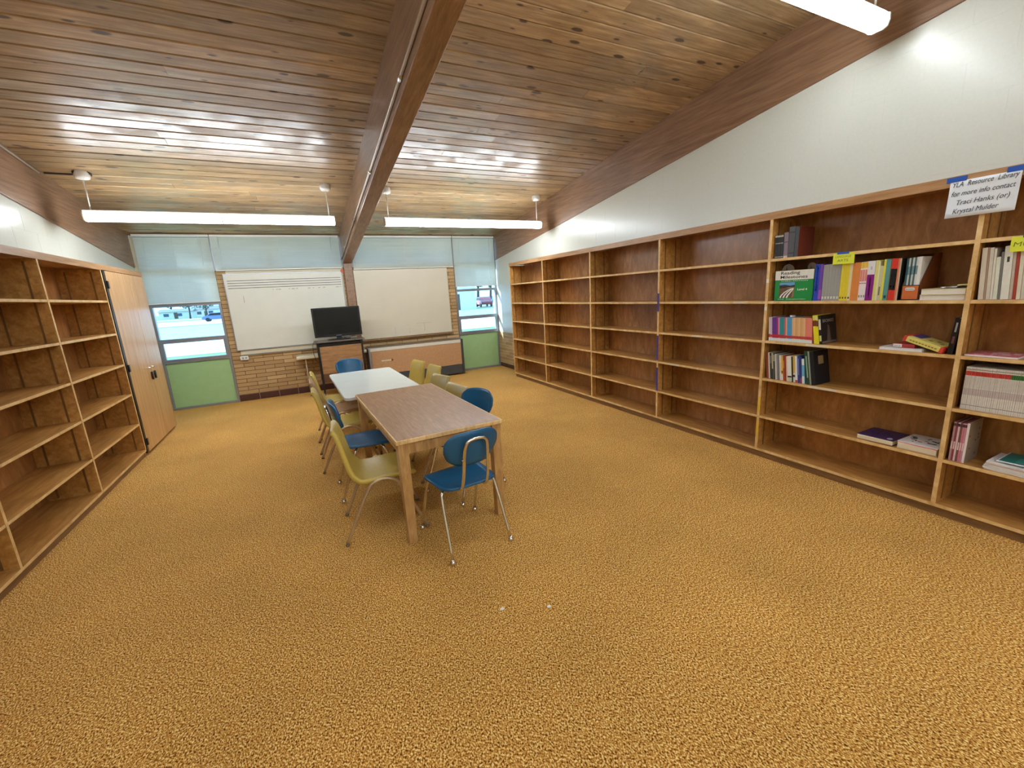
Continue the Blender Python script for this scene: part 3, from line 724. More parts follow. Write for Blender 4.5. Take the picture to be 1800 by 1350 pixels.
def shell_chair(mat, top_w=.128, h=.772, legm=None):
    t = thing('shell_chair', '', 'chair')
    prof = smooth_path([(0, .215, .405), (0, .185, .428), (0, .08, .428), (0, -.06, .418), (0, -.145, .425), (0, -.195, .475), (0, -.222, .57), (0, -.245, .68), (0, -.270, h-.01), (0, -.284, h)], 3)
    n = len(prof); cols = [-1.0, -1.0, -.93, -.75, -.45, -.15, .15, .45, .75, .93, 1.0, 1.0]
    vs = []
    for j, p in enumerate(prof):
        s = j/(n-1)
        if s < .5: w = .188 + .017*math.sin(s*2*math.pi/2)
        else:
            q = (s-.5)/.5; w = .205 + (top_w-.205)*(q**1.15)
            if q > .84: w *= 1 - .20*((q-.84)/.16)**2.5
        tan = (Vector(prof[min(j+1, n-1)]) - Vector(prof[max(j-1, 0)])).normalized()
        nrm = Vector((0, tan.z, -tan.y))     # towards the sitter / up
        if nrm.z < 0 and s < .4: nrm = -nrm
        nrm = Vector((0, -tan.z, tan.y)) if Vector((0, -tan.z, tan.y)).dot(Vector((0, .7, .7))) > 0 else Vector((0, tan.z, -tan.y))
        for k, c in enumerate(cols):
            lift = .020*abs(c)**2.2*((1 if s > .45 else .6) if s < .85 else max(0, (1-s)/.15))
            edge = -.030 if k in (0, len(cols)-1) else 0
            wx = c*w*(1.02 if edge else 1)
            vs.append(tuple(Vector(p) + nrm*(lift + edge) + Vector((wx, 0, 0))))
    C = len(cols)
    m = MB().add(vs, [[j*C+i, j*C+i+1, (j+1)*C+i+1, (j+1)*C+i] for j in range(n-1) for i in range(C-1)], smooth=True)
    o = m.build('seat_shell', mat, t, local=True)
    sd = o.modifiers.new('thick', 'SOLIDIFY'); sd.thickness = .006; sd.offset = 0
    legm = legm or M_BRONZE
    for sx in (-1, 1):
        pts = smooth_path([(sx*.218, -.275, .012), (sx*.219, -.185, .205), (sx*.220, -.105, .360), (sx*.220, -.066, .405), (sx*.220, .0, .424), (sx*.220, .066, .405), (sx*.220, .105, .360), (sx*.219, .175, .205), (sx*.218, .255, .012)], 4)
        lf = MB().tube(pts, .0115, 8).build('leg_frame', legm, t, local=True)
        for fy in (-.275, .255): MB().lathe([(.014, 0), (.016, .006), (.013, .016)], (sx*.2182, fy*1.002, 0), 10).build('foot_cap', plain((120, 100, 76), .5), lf, local=True)
    b = MB()
    for yy in (-.05, .05): b.tube([(-.218, yy, .405 if abs(yy) > .06 else .408), (-.15, yy, .397), (.15, yy, .397), (.218, yy, .408)], .008, 6)
    b.build('cross_bar', legm, t, local=True)
    for i in range(4):
        MB().lathe([(.016, -.006), (.016, .012), (.010, .016)], ((-.1, .1, -.1, .1)[i], (-.05, -.05, .05, .05)[i], .402), 8).build('shell_mount', M_DARK, t, local=True)
    return t
def place(o, x, y, deg, label, group):
    o.location = (x, y, 0); o.rotation_euler = (0, 0, math.radians(deg)); o['label'] = label; o['group'] = group; return o
GL, GR = 'chairs down the left side of the tables', 'chairs down the right side of the tables'
b0 = blue_chair()
place(b0, .79, 2.49, 6.5, 'blue seat and backrest chair with chrome legs at the near end of the brown table', 'blue plastic chairs with chrome legs')
place(copy_tree(b0), .355, 3.657, -90, 'blue chair tucked under the left side of the brown table behind the nearest yellow chair', 'blue plastic chairs with chrome legs')
place(copy_tree(b0), 1.055, 3.17, 115, 'dark blue chair angled at the near right corner of the brown table', 'blue plastic chairs with chrome legs')
place(copy_tree(b0), .53, 6.03, 184, 'blue chair at the far end of the white table by the television cart', 'blue plastic chairs with chrome legs')
ya = shell_chair(M_YEL)
place(ya, .36, 2.97, -95, 'nearest yellow one-piece shell chair on the left side of the brown table', 'yellow and tan shell chairs')
place(copy_tree(ya), .275, 4.40, -91, 'yellow shell chair on the left side where the brown and white tables meet', 'yellow and tan shell chairs')
yt = shell_chair(M_TANC)
place(yt, .27, 4.98, -90, 'tan brown shell chair on the left side of the white table', 'yellow and tan shell chairs')
place(copy_tree(ya), .29, 5.52, -90, 'yellow shell chair farthest back on the left side of the white table', 'yellow and tan shell chairs')
yb = shell_chair(M_OLIVE, .19, .758)
place(yb, .975, 3.70, 98, 'broad-backed olive yellow chair on the right side of the brown table', 'yellow and tan shell chairs')
yo = shell_chair(M_OLIVE, .145, .762)
place(yo, 1.00, 4.27, 103, 'olive yellow chair on the right side at the joint of the two tables', 'yellow and tan shell chairs')
place(copy_tree(ya), 1.11, 4.91, 98, 'yellow shell chair on the right side of the white table, nearer one of two', 'yellow and tan shell chairs')
place(copy_tree(ya), 1.05, 5.42, 103, 'yellow shell chair on the right side of the white table, farthest back', 'yellow and tan shell chairs')

# ------------------------------------------------------------------ folding side table, television cart, television
t = thing('side_table', 'narrow cream side table against the brick wall behind the television cart', 'table', (.42, 8.15, 0))
MB().rbox(-.165, 1.01, 8.13, 8.41, .642, .706, .018, seg=3).build('tabletop', M_CREAM, t)
for lx in (-.02, .93):
    for ly in (8.17, 8.36): MB().tube([(lx, ly, .65), (lx+.0, ly, .006)], .009, 8).build('leg', plain((190, 176, 150), .35, .4), t)
MB().rbox(-.012, .045, 8.155, 8.185, .14, .34, .004).build('leg_bracket', M_CREAM, t)
t = thing('tv_cart', 'black-framed television cart with a brown panel in front of the brick wall', 'cart', (.56, 8.0, 0))
cx0, cx1, cy0, cy1 = .185, .915, 7.76, 8.11
for x, y in ((cx0, cy0), (cx1-.03, cy0), (cx0, cy1-.03), (cx1-.03, cy1-.03)):
    pp = MB().box(x, x+.03, y, y+.03, .085, .93).build('post', M_BLACK, t)
    cs = MB()
    cs.prism(arc(y+.015, .037, .037, 0, 2*math.pi, 14)[:-1], 'x', x+.004, x+.026).box(x+.008, x+.022, y+.006, y+.024, .05, .09)
    cs.build('caster', M_BLACK, t)
MB().rbox(cx0-.035, cx1+.035, cy0-.05, cy1, .93, .952, .006).build('top_shelf', plain((96, 84, 74), .35), t)
MB().rbox(cx0+.03, cx1-.03, cy0+.02, cy1-.05, .82, .915, .008).build('under_shelf_tray', plain((24, 26, 28), .25), t)
MB().box(cx0+.028, cx1-.028, cy0+.012, cy0+.026, .40, .86).build('front_panel', M_CART, t)
MB().box(cx0+.028, cx1-.028, cy0+.008, cy0+.03, .255, .40).build('shadow_panel', plain((92, 58, 32), .5), t)  # darker brown board stands in for the shadow below the front panel
MB().box(cx0+.0, cx1-.0, cy0+.03, cy1-.01, .24, .256).build('lower_shelf', M_CART, t)
t = thing('television', 'black flat-screen television on top of the cart', 'television', (.56, 7.93, .952), math.radians(-1))
MB().rbox(-.385, .385, -.028, .022, .055, .552, .008).build('housing', plain((22, 22, 24), .25), t, local=True)
MB().box(-.352, .352, -.0295, -.027, .098, .525).build('screen', M_SCREEN, t, local=True)
MB().box(-.045, .045, -.030, -.027, .068, .078).build('brand_strip', plain((110, 110, 112), .4), t, local=True)
MB().prism([(-.05, .0), (.05, .0), (.035, .07), (-.035, .07)], 'y', -.012, .016).build('neck', M_BLACK, t, local=True)
MB().prism([(.19*math.cos(a*math.pi/12), .105*math.sin(a*math.pi/12)) for a in range(24)], 'z', .0005, .014).build('stand_base', M_BLACK, t, local=True)
t = thing('power_cable', 'thin black cable hanging down the left side of the television cart', 'cable', (.13, 7.8, .5))
MB().tube(smooth_path([(.2, 7.85, .955), (.14, 7.74, .95), (.115, 7.72, .86), (.12, 7.72, .74), (.135, 7.74, .66), (.17, 7.78, .60)], 5), .004, 6).build('cord', M_BLACK, t)
t = thing('remote_control', 'small white remote control lying on the television cart behind the stand', 'remote', (.78, 8.05, .952))
MB().rbox(-.08, .08, -.02, .02, 0.0005, .02, .004).build('body', M_WHITE, t, local=True)
MB().box(-.05, -.03, -.008, .008, .02, .022).build('button', M_DARK, t, local=True)
t = thing('cable_box', 'small white device on the cart at the right behind the television', 'device', (.66, 8.08, .952))
MB().rbox(-.05, .05, -.03, .03, .0005, .035, .005).build('body', M_WHITE, t, local=True)
MB().box(-.02, .02, -.031, -.029, .01, .02).build('port', M_DARK, t, local=True)

# ------------------------------------------------------------------ scraps on the carpet
for (x, y, lb, r) in ((.713, 1.736, 'tiny white paper scrap on the carpet, left one of two', .2), (.928, 1.629, 'tiny white paper scrap on the carpet, right one of two', 1.1)):
    m = MB(); pts = [(x + (.011+.004*random.random())*math.cos(a+r), y + .008*math.sin(a+r)) for a in [k*1.05 for k in range(6)]]
    m.prism(pts, 'z', .0005, .005)
    tag(m.build('paper_scrap', plain((240, 240, 236), .7), shift=(x, y, 0)), lb, 'scrap', 'white scraps on the carpet')
# ------------------------------------------------------------------ books and papers on the right bookcase
_bm = {}
def bcol(rgb): return plain(rgb, 0.42, noise=.05, scale=40)
ORD = ['first', 'second', 'third', 'fourth', 'fifth', 'sixth', 'seventh', 'eighth', 'ninth', 'tenth', 'eleventh', 'twelfth']
def book(y0, y1, zb, h, rgb, label, group, depth=.20, bands=(), xf=3.562, tilt=0.0, side=None, back=None, name='book', cat='book'):
    """upright book: y0 > y1 (left and right side seen from the room), spine at xf facing the room"""
    a = math.radians(tilt); th = (y0-y1)*math.cos(a) - .0006
    t = thing(name, label, cat, (xf, (y0+y1)/2, zb + .0004 + abs(th/2*math.sin(a))), group=group)
    t.rotation_euler = (-a, 0, 0)
    c = MB(); hb = th/2; cv = min(.0022, th*.22)
    pr = [(0.0, -hb), (0.0, hb), (depth, hb), (depth, hb-cv), (cv, hb-cv), (cv, -hb+cv), (depth, -hb+cv), (depth, -hb)]
    c.prism(pr, 'z', 0, h)
    mats = [bcol(rgb)]
    if side:
        for i, f in enumerate(c.f):
            ys = [c.v[k][1] for k in f]
            if all(abs(q + hb) < 1e-5 for q in ys): c.m[i] = 1
        mats.append(bcol(side))
    c.build('cover', mats, t, local=True)
    MB().box(cv+.0003, depth-.004, -hb+cv+.0002, hb-cv-.0002, .003, h-.004).build('pages', M_PAGES, t, local=True)
    for b in bands:
        z0, z1, col = b[:3]; fr = b[3] if len(b) > 3 else .94
        MB().box(-.0005, .0008, -hb*fr, hb*fr, z0*h, z1*h).build('spine_band', bcol(col), t, local=True)
    return t
def row(items, y, zb, tilt0, tilt1, group, xf=3.562, depth=.2):
    """items: (n, thickness, height, rgb, bands, label with {o})"""
    tot = sum(i[0]*i[1] for i in items); ys = y
    for n, th, h, rgb, bands, lab in items:
        for k in range(n):
            f = (ys - y)/tot
            dh = random.uniform(-.002, .002) if n > 1 else 0
            book(y, y-th, zb, h+dh, rgb, lab.format(o=ORD[k]) if '{o}' in lab else lab, group, depth=depth, bands=bands, tilt=tilt0+(tilt1-tilt0)*f, xf=xf)
            y -= th
    return y
S1, S2, S3, S4, S5 = SZ
dk = (30, 30, 34)
# top shelf of the fifth bay
y = row([(3, .0225, .185, (36, 38, 44), ((.04, .08, (170, 168, 150)), (.62, .66, (150, 150, 140)), (.9, .97, (190, 184, 160))), '{o} of three small black paperbacks on the top shelf, from the left')], 2.262, S1, 2, 2, 'books on the top shelf of the fifth bay')
book(2.193, 2.160, S1, .195, (128, 116, 126), 'greyish lilac book beside the small black paperbacks on the top shelf', 'books on the top shelf of the fifth bay', bands=((.0, .08, (200, 190, 176)), (.6, .64, (80, 70, 76))), tilt=1)
book(2.158, 2.112, S1, .232, (84, 84, 88), 'tall thick dark grey book on the top shelf', 'books on the top shelf of the fifth bay', bands=((.12, .16, (60, 60, 64)), (.8, .84, (60, 60, 64))))
book(2.110, 2.082, S1, .226, (70, 74, 80), 'dark book with a maroon cover at the right of the top shelf group', 'books on the top shelf of the fifth bay', side=(112, 48, 34))
# second shelf: green cover book
t = thing('book', 'green and white reading book standing face out at the left of the second shelf', 'book', (3.565, 2.095, S2), group='books on the second shelf of the fifth bay')
MB().rbox(3.566, 3.588, 1.948, 2.246, S2+.0005, 1.634, .002, seg=1).build('cover', bcol((16, 142, 62)), t)
MB().box(3.5645, 3.567, 1.949, 2.245, 1.560, 1.633).build('title_band', bcol((232, 230, 220)), t)
def fit_text(s, y0, y1, z, size, x, mat, parent, shear=0, name='lettering', drop=0.0, bold=0.0):
    """text along the right wall from y0 (left) to y1 (right), baseline z; drop = fall of the baseline"""
    o = text(s, size, (x, y0, z), mat, parent, name=name, shear=shear, bold=bold)
    px = Vector(parent.location)
    ys = [v.co.y for v in o.data.vertices]; lo, hi = min(ys), max(ys); W = hi-lo
    k = (y0-y1)/W
    for v in o.data.vertices:
        f = (hi - v.co.y)
        v.co.y = (y0 - px.y) - f*k
        v.co.z -= drop*f*k/(y0-y1)
    return o
WHT = plain((240, 240, 236), .6)
fit_text('Reading', 2.200, 2.052, 1.603, .034, 3.5642, M_INK, t, bold=.0004)
fit_text('Milestones', 2.202, 1.993, 1.571, .034, 3.5642, M_INK, t, bold=.0004)
fit_text('THIRD EDITION', 2.198, 1.990, 1.548, .009, 3.5654, WHT, t)
fit_text('Level 4', 2.062, 1.990, 1.476, .022, 3.5654, WHT, t, bold=.0006)
fit_text('PRO-ED    An International Publisher', 2.212, 1.995, 1.404, .009, 3.5654, WHT, t)
MB().box(3.5646, 3.566, 2.085, 2.205, 1.419, 1.541).build('cover_picture', bcol((110, 80, 50)), t)
m = MB(); 
def pic(pts, c, nm='picture_area', x=3.5642):
    b = len(pts); MB().add([(x, p[0], p[1]) for p in pts] + [(x+.0006, p[0], p[1]) for p in pts], [list(range(b)), list(range(b, 2*b))[::-1]] + [[i, (i+1) % b, b+(i+1) % b, b+i] for i in range(b)]).build(nm, bcol(c), t)
pic([(2.204, 1.540), (2.086, 1.540), (2.086, 1.519), (2.12, 1.514), (2.16, 1.522), (2.204, 1.519)], (96, 160, 214))
pic([(2.204, 1.519), (2.16, 1.522), (2.12, 1.514), (2.086, 1.519), (2.086, 1.505), (2.12, 1.503), (2.204, 1.492)], (50, 40, 30))
pic([(2.150, 1.500), (2.086, 1.502), (2.086, 1.424), (2.105, 1.420), (2.098, 1.46), (2.105, 1.485)], (150, 124, 92), x=3.5640)
for q in range(3):
    d = q*.026
    a = [(2.200-d, 1.420), (2.190-d, 1.440), (2.165-d*.9, 1.464), (2.132-d*.6, 1.484), (2.098-d*.1, 1.494)]
    pic(a + [(p[0]-.011+.002*i, p[1]-.004) for i, p in list(enumerate(a))[::-1]], (240, 240, 240), x=3.5636-q*.0001)
for k, (ya, yb) in enumerate(((2.215, 2.12), (2.02, 1.955))):
    t = thing('bookend', 'brown metal bookend with rounded top behind the green book, ' + ('left' if k == 0 else 'right') + ' one', 'bookend', (3.60, (ya+yb)/2, S2), group='rounded bookends behind the green book')
    r = (ya-yb)/2
    MB().prism(arc((ya+yb)/2, 1.70-r*.9-.02, r, 0, math.pi, 12) + [(ya, S2+.0005), (yb, S2+.0005)], 'x', 3.600, 3.603).build('plate', plain((110, 92, 74), .4, .2), t)
    MB().box(3.603, 3.70, yb, ya, S2+.0005, S2+.003).build('foot', plain((110, 92, 74), .4, .2), t)
G2 = 'books on the second shelf of the fifth bay'
y = 1.940
b = book(1.940, 1.908, S2, .272, (38, 70, 196), 'bright blue book with a light blue spine title next to the green book', G2)
WB = plain((150, 190, 250), .6)
ROTV = Matrix(((0, 0, -1), (0, -1, 0), (-1, 0, 0)))     # vertical text reading downwards, facing -X
def vtext(s, z_top, length, size, y, x, mat, parent, name='spine_title'):
    cu = bpy.data.curves.new(name, 'FONT'); cu.body = s; cu.size = size; cu.extrude = .0002; cu.align_y = 'CENTER'; cu.resolution_u = 2; cu.offset = .0004
    q = bpy.data.objects.new(name, cu); COL.objects.link(q); bpy.context.view_layer.update()
    me = bpy.data.meshes.new_from_object(q); bpy.data.objects.remove(q); me.materials.clear(); me.materials.append(mat)
    xs = [v.co.x for v in me.vertices]; k = length/max(1e-6, max(xs)-min(xs)); x0 = min(xs)
    L = Vector(parent.location)
    for v in me.vertices:
        a, c = (v.co.x-x0)*k, v.co.y
        v.co = Vector((x - L.x, y - c*(-1)*-1 - L.y, z_top - a - L.z)) if False else Vector((x - L.x, y + c*(-1) *-1 - L.y, z_top - a - L.z))
    me.flip_normals() if hasattr(me, 'flip_normals') else None
    o = bpy.data.objects.new(name, me); COL.objects.link(o); o.parent = parent; return o
vtext('Test Criterion Guide 1', 1.655, .20, .026, 1.924, 3.5612, WB, b)
book(1.907, 1.884, S2, .270, (112, 66, 170), 'purple spine book standing right of the bright blue book', G2, bands=((.05, .3, (160, 90, 190)),))
y = row([(6, .0197, .264, (158, 158, 154), ((.05, .12, (214, 212, 204), .6),), '{o} grey workbook from the left between purple and yellow books')], 1.882, S2, 0, 0, G2)
y = row([(3, .0172, .263, (228, 208, 50), ((.05, .1, (90, 80, 30), .5),), '{o} yellow book from the left after the grey workbooks')], y-.001, S2, 0, 0, G2)
y = row([(1, .019, .262, (232, 214, 160), ((.05, .1, (70, 60, 40), .5),), 'cream book between the yellow and the orange books')], y, S2, 0, 0, G2)
y = row([(4, .0122, .262, (222, 138, 66), (), '{o} orange book from the left in the set of four')], y, S2, 0, 0, G2)
y = row([(3, .0140, .264, (236, 226, 224), ((.84, .99, (232, 188, 60)), (.5, .8, (220, 130, 120), .8), (.44, .46, (190, 90, 90)), (.08, .14, (120, 120, 120), .5)), '{o} white pink-patterned book with a yellow top, from the left')], y, S2, 0, 0, G2)
b = book(y, y-.042, S2, .266, (226, 224, 228), 'thick white book with a tall purple lower spine', G2, bands=((.0, .66, (138, 24, 132), 1.0), (.78, .86, (180, 180, 190), .2))); 
vtext('Comprehension', 1.55, .13, .016, y-.02, 3.5606, plain((190, 130, 190), .6), b); y -= .043
y = row([(1, .018, .268, (222, 218, 130), (), 'pale yellow book right of the white and purple book'), (1, .007, .262, (240, 236, 200), (), 'thin cream booklet right of the pale yellow book'),
         (1, .021, .228, (206, 202, 160), ((.15, .4, (120, 120, 90), .4),), 'short beige book between pale yellow and bright yellow'),
         (1, .012, .270, (232, 220, 70), (), 'bright yellow thin book just left of the teal book'),
         (1, .026, .271, (92, 152, 150), ((.05, .12, (40, 60, 60), .5),), 'teal book right of the bright yellow thin book'),
         (1, .004, .270, (120, 84, 40), (), 'very thin brown booklet beside the teal book'),
         (2, .017, .271, (214, 54, 40), ((.25, .76, (22, 20, 22), 1.0), (.3, .36, (200, 196, 190), .4), (.45, .7, (150, 146, 140), .15)), '{o} red book with a black middle band, from the left'),
         (1, .009, .270, (226, 130, 84), (), 'thin orange book beside the red and black books')], y-.0005, S2, 0, 0, G2)
book(y, y-.009, S2, .270, (190, 176, 160), 'thin greyish book with a dark cover at the right end of the second shelf row', G2, side=(50, 44, 42))
# magazine holder
t = thing('magazine_holder', 'brown magazine file with an orange front holding teal and white booklets', 'file holder', (3.60, 1.355, S2))
yl, yr, xh0, xh1 = 1.400, 1.312, 3.566, 3.815
H = MB()
side = [(xh0, S2+.001), (xh1, S2+.001), (xh1, 1.684), (xh1-.10, 1.684), (xh0, 1.488)]
for ya in (yl-.002, yr): H.prism(side, 'y', ya, ya+.002)
H.box(xh0, xh1, yr, yl, S2+.001, S2+.003).box(xh1-.002, xh1, yr, yl, S2+.001, 1.684)
H.build('case', plain((124, 66, 28), .5), t)
MB().rbox(xh0-.002, xh0+.002, yr-.001, yl+.001, S2+.001, 1.489, .001, seg=1).build('front_rim', plain((52, 24, 12), .5), t)
MB().rbox(xh0-.003, xh0+.001, yr+.004, yl-.004, S2+.006, 1.484, .001, seg=1).build('front_panel', plain((206, 110, 52), .5), t)
MB().prism([(p[0], p[1]) for p in rrect(1.333, 1.382, 1.454, 1.474, .009, 3)], 'x', xh0-.0045, xh0-.0028).build('label', plain((232, 226, 220), .6), t)
fit_text('BOOKS', 1.378, 1.337, 1.459, .011, xh0-.0048, M_INK, t)
yy = yl-.004
for k, (c, th) in enumerate((((60, 96, 100), .011), ((200, 206, 204), .009), ((64, 100, 104), .010), ((210, 214, 212), .009), ((86, 116, 120), .010), ((216, 220, 218), .010), ((232, 232, 228), .018))):
    book(yy, yy-th, S2+.003, .262+.001*k, c, ('last, thickest white booklet' if k == 6 else ORD[k] + ' booklet from the left') + ' in the brown magazine file', 'booklets in the magazine file', depth=.2, xf=3.575, bands=() if k == 6 else ((.6, .8, (40, 76, 84) if k % 2 == 0 else (120, 150, 156)),)); yy -= th
# stack of white volumes
def slab(y0, y1, z0, z1, x0, x1, rgb, label, group, pages_front=True, edge=(232, 226, 214), name='book', cat='book', top=None, taper=0.0):
    t = thing(name, label, cat, ((x0+x1)/2, (y0+y1)/2, z0), group=group); c = .0025
    MB().box(x0, x1, y1, y0, z0+.0004, z0+c).box(x0, x1, y1, y0, z1-c, z1-.0004).box(x1-c, x1, y1, y0, z0+c, z1-c).build('cover', bcol(top or rgb), t)
    MB().box(x0+.002, x1-c-.0002, y1+.002, y0-.002, z0+c+.0001, z1-c-.0001).build('pages', plain(edge, .8, noise=.04, scale=200), t)
    return t
slab(1.306, 1.093, S2, 1.425, 3.566, 3.81, (226, 222, 226), 'lower thick white volume lying at the right end of the second shelf', 'lying volumes on the second shelf')
slab(1.300, 1.092, 1.425, 1.462, 3.560, 3.80, (214, 210, 150), 'upper thick white volume with a pale yellow cover lying on the second shelf', 'lying volumes on the second shelf')
t = thing('loose_papers', 'crumpled white papers on top of the stacked white volumes', 'papers', (3.64, 1.15, 1.462))
m = MB(); nx, ny = 8, 8; vs = []
for j in range(ny+1):
    for i in range(nx+1):
        vs.append((3.572 + .19*i/nx, 1.100 + .115*j/ny + .008*math.sin(i), 1.4645 + .006*abs(math.sin(i*1.3+j*.9)) + (.010 if j < 3 else 0)))
m.add(vs, [[j*(nx+1)+i, j*(nx+1)+i+1, (j+1)*(nx+1)+i+1, (j+1)*(nx+1)+i] for j in range(ny) for i in range(nx)], smooth=True)
po_ = m.build('sheet', M_PAPER, t); sd = po_.modifiers.new('t', 'SOLIDIFY'); sd.thickness = .001
MB().rbox(3.575, 3.70, 1.092, 1.14, 1.478, 1.484, .001, seg=1).build('note_pad', plain((222, 214, 120), .7), t)
# third shelf
G3 = 'classroom readers on the third shelf'
rb = ((.0, .13, (232, 236, 236)), (.15, .28, (200, 50, 60)))
rb2 = ((.0, .13, (222, 236, 238)), (.16, .26, (196, 60, 70)))
y = row([(1, .016, .197, (228, 212, 206), rb, 'whitish reader at the far left of the third shelf'), (1, .015, .197, (214, 196, 222), rb2, 'pale lilac reader second from the left on the third shelf'),
         (3, .0130, .197, (104, 56, 146), rb, '{o} purple reader from the left on the third shelf'), (1, .012, .197, (176, 40, 122), rb, 'magenta reader beside the purple ones on the third shelf'),
         (1, .011, .197, (220, 150, 176), rb, 'pink reader between magenta and teal on the third shelf'),
         (3, .0128, .197, (44, 150, 156), rb, '{o} teal reader from the left on the third shelf'), (1, .012, .197, (214, 92, 106), rb2, 'rose red reader beside the teal ones on the third shelf'),
         (1, .011, .197, (222, 180, 130), rb2, 'tan reader just left of the sky blue ones'), (3, .0128, .197, (80, 158, 214), rb2, '{o} sky blue reader from the left on the third shelf')], 2.262, S3, 4, 4, G3)
tans = [(224, 176, 124), (230, 190, 140), (218, 168, 112)]
nt_ = 8
for k in range(nt_):
    y = row([(1, .0128, .197, tans[k % 3], rb2, ORD[k] + ' light tan reader from the left on the third shelf')], y, S3, 4, 4, G3)
y = row([(4, .0128, .197, (230, 134, 116), rb2, '{o} salmon reader from the left on the third shelf')], y, S3, 4, 4, G3)
y = row([(3, .0125, .222, (236, 224, 40), ((.62, .82, (120, 52, 24)), (.84, .97, (214, 218, 150), .6)), '{o} taller yellow book with brown band, right of the readers')], y-.016, S3, 8, 8, G3)
b = book(y-.001, y-.021, S3, .222, (24, 22, 24), 'black science book with a white spine and grey cover picture, right of the yellow books', G3, tilt=8, bands=((.5, .86, (220, 220, 210), .7), (.1, .3, (214, 210, 120), .7)), side=(30, 28, 30))
# its visible cover lettering and picture (cover faces the viewer's side, -Y)
ROTC = Matrix(((1, 0, 0), (0, 0, -1), (0, 1, 0)))
def cover_text(s, size, lx, lz, mat, par, hb, bold=0, width=None):
    cu = bpy.data.curves.new('cover_title', 'FONT'); cu.body = s; cu.size = size; cu.extrude = .0002; cu.offset = bold; cu.resolution_u = 2
    q = bpy.data.objects.new('cover_title', cu); COL.objects.link(q); bpy.context.view_layer.update()
    me = bpy.data.meshes.new_from_object(q); bpy.data.objects.remove(q); me.materials.clear(); me.materials.append(mat)
    xs = [v.co.x for v in me.vertices]; k = (width/(max(xs)-min(xs))) if width else 1
    for v in me.vertices: v.co = Vector((lx + (v.co.x-min(xs))*k, -hb-.0004, lz + v.co.y))
    o = bpy.data.objects.new('cover_title', me); COL.objects.link(o); o.parent = par; return o
hb = .0095
cover_text('BIOMES', .034, .02, .165, plain((200, 200, 196), .6), b, hb, .001, .15)
MB().prism([(.07, .02), (.12, .02), (.115, .08), (.105, .14), (.085, .145), (.078, .08)], 'y', -hb-.0008, -hb-.0002).build('cover_picture', bcol((96, 84, 78)), b, local=True)
MB().box(.004, .196, -hb-.0007, -hb-.0002, .004, .02).build('cover_foot', bcol((120, 104, 100)), b, local=True)
# lying books at the right of the third shelf
slab(1.478, 1.250, S3, 1.079, 3.556, 3.76, (226, 228, 232), 'thin white magazine lying under the red book on the third shelf', 'lying books on the third shelf', edge=(236, 234, 236))
b = thing('book', 'small red book with a white spine label lying on the white magazine', 'book', (3.66, 1.34, 1.0795), group='lying books on the third shelf')
MB().rbox(3.575, 3.73, 1.296, 1.412, 1.0798, 1.104, .004).build('cover', bcol((170, 54, 58)), b)
MB().box(3.5735, 3.576, 1.362, 1.408, 1.084, 1.103).build('spine_label', WHT, b)
fit_text('0418', 1.402, 1.368, 1.089, .010, 3.5728, M_INK, b)
# thick yellow book tilted down to the right
b = thing('book', 'thick yellow book with red ends leaning down to the right on the third shelf', 'book', (3.58, 1.254, 1.1125), group='lying books on the third shelf')
th = math.radians(17)
b.rotation_euler = (th, 0, math.radians(-9))
MB().rbox(-.012, .135, -.112, .112, -.017, .018, .003).build('cover', bcol((226, 214, 116)), b, local=True)
for s_ in (-1, 1): MB().rbox(-.0135, .136, s_*.104-.010, s_*.104+.010, -.0185, .0195, .003).build('cover_end', bcol((214, 66, 48)), b, local=True)
MB().box(.03, .134, .04, .094, .0181, .0192).build('cover_patch', bcol((76, 66, 140)), b, local=True)
m = MB()
for k in range(3): m.box(.04+.03*(k % 2), .062+.03*(k % 2), -.075+k*.032, -.058+k*.032, .0181, .0190)
m.build('cover_pictures', bcol((150, 140, 80)), b, local=True)
m = MB()
for k in range(9): m.box(-.0132, -.0118, -.08+k*.018, -.068+k*.018, -.004, .003)
m.build('spine_title', bcol((150, 130, 50)), b, local=True)
b = book(1.134, 1.106, S3, .222, (20, 18, 20), 'black book leaning against the upright at the right of the third shelf', 'lying books on the third shelf', tilt=-4, depth=.18, bands=((.62, .88, (170, 170, 176), .3), (.3, .5, (120, 70, 70), .4)))
# small white clip on top of the readers
t = tag(MB().rbox(3.60, 3.64, 2.100, 2.124, S3+.1975, S3+.214, .003).build('paper_clip_tag', WHT, shift=(3.62, 2.112, S3+.1975)), 'small white tag standing on top of the teal readers', 'tag')
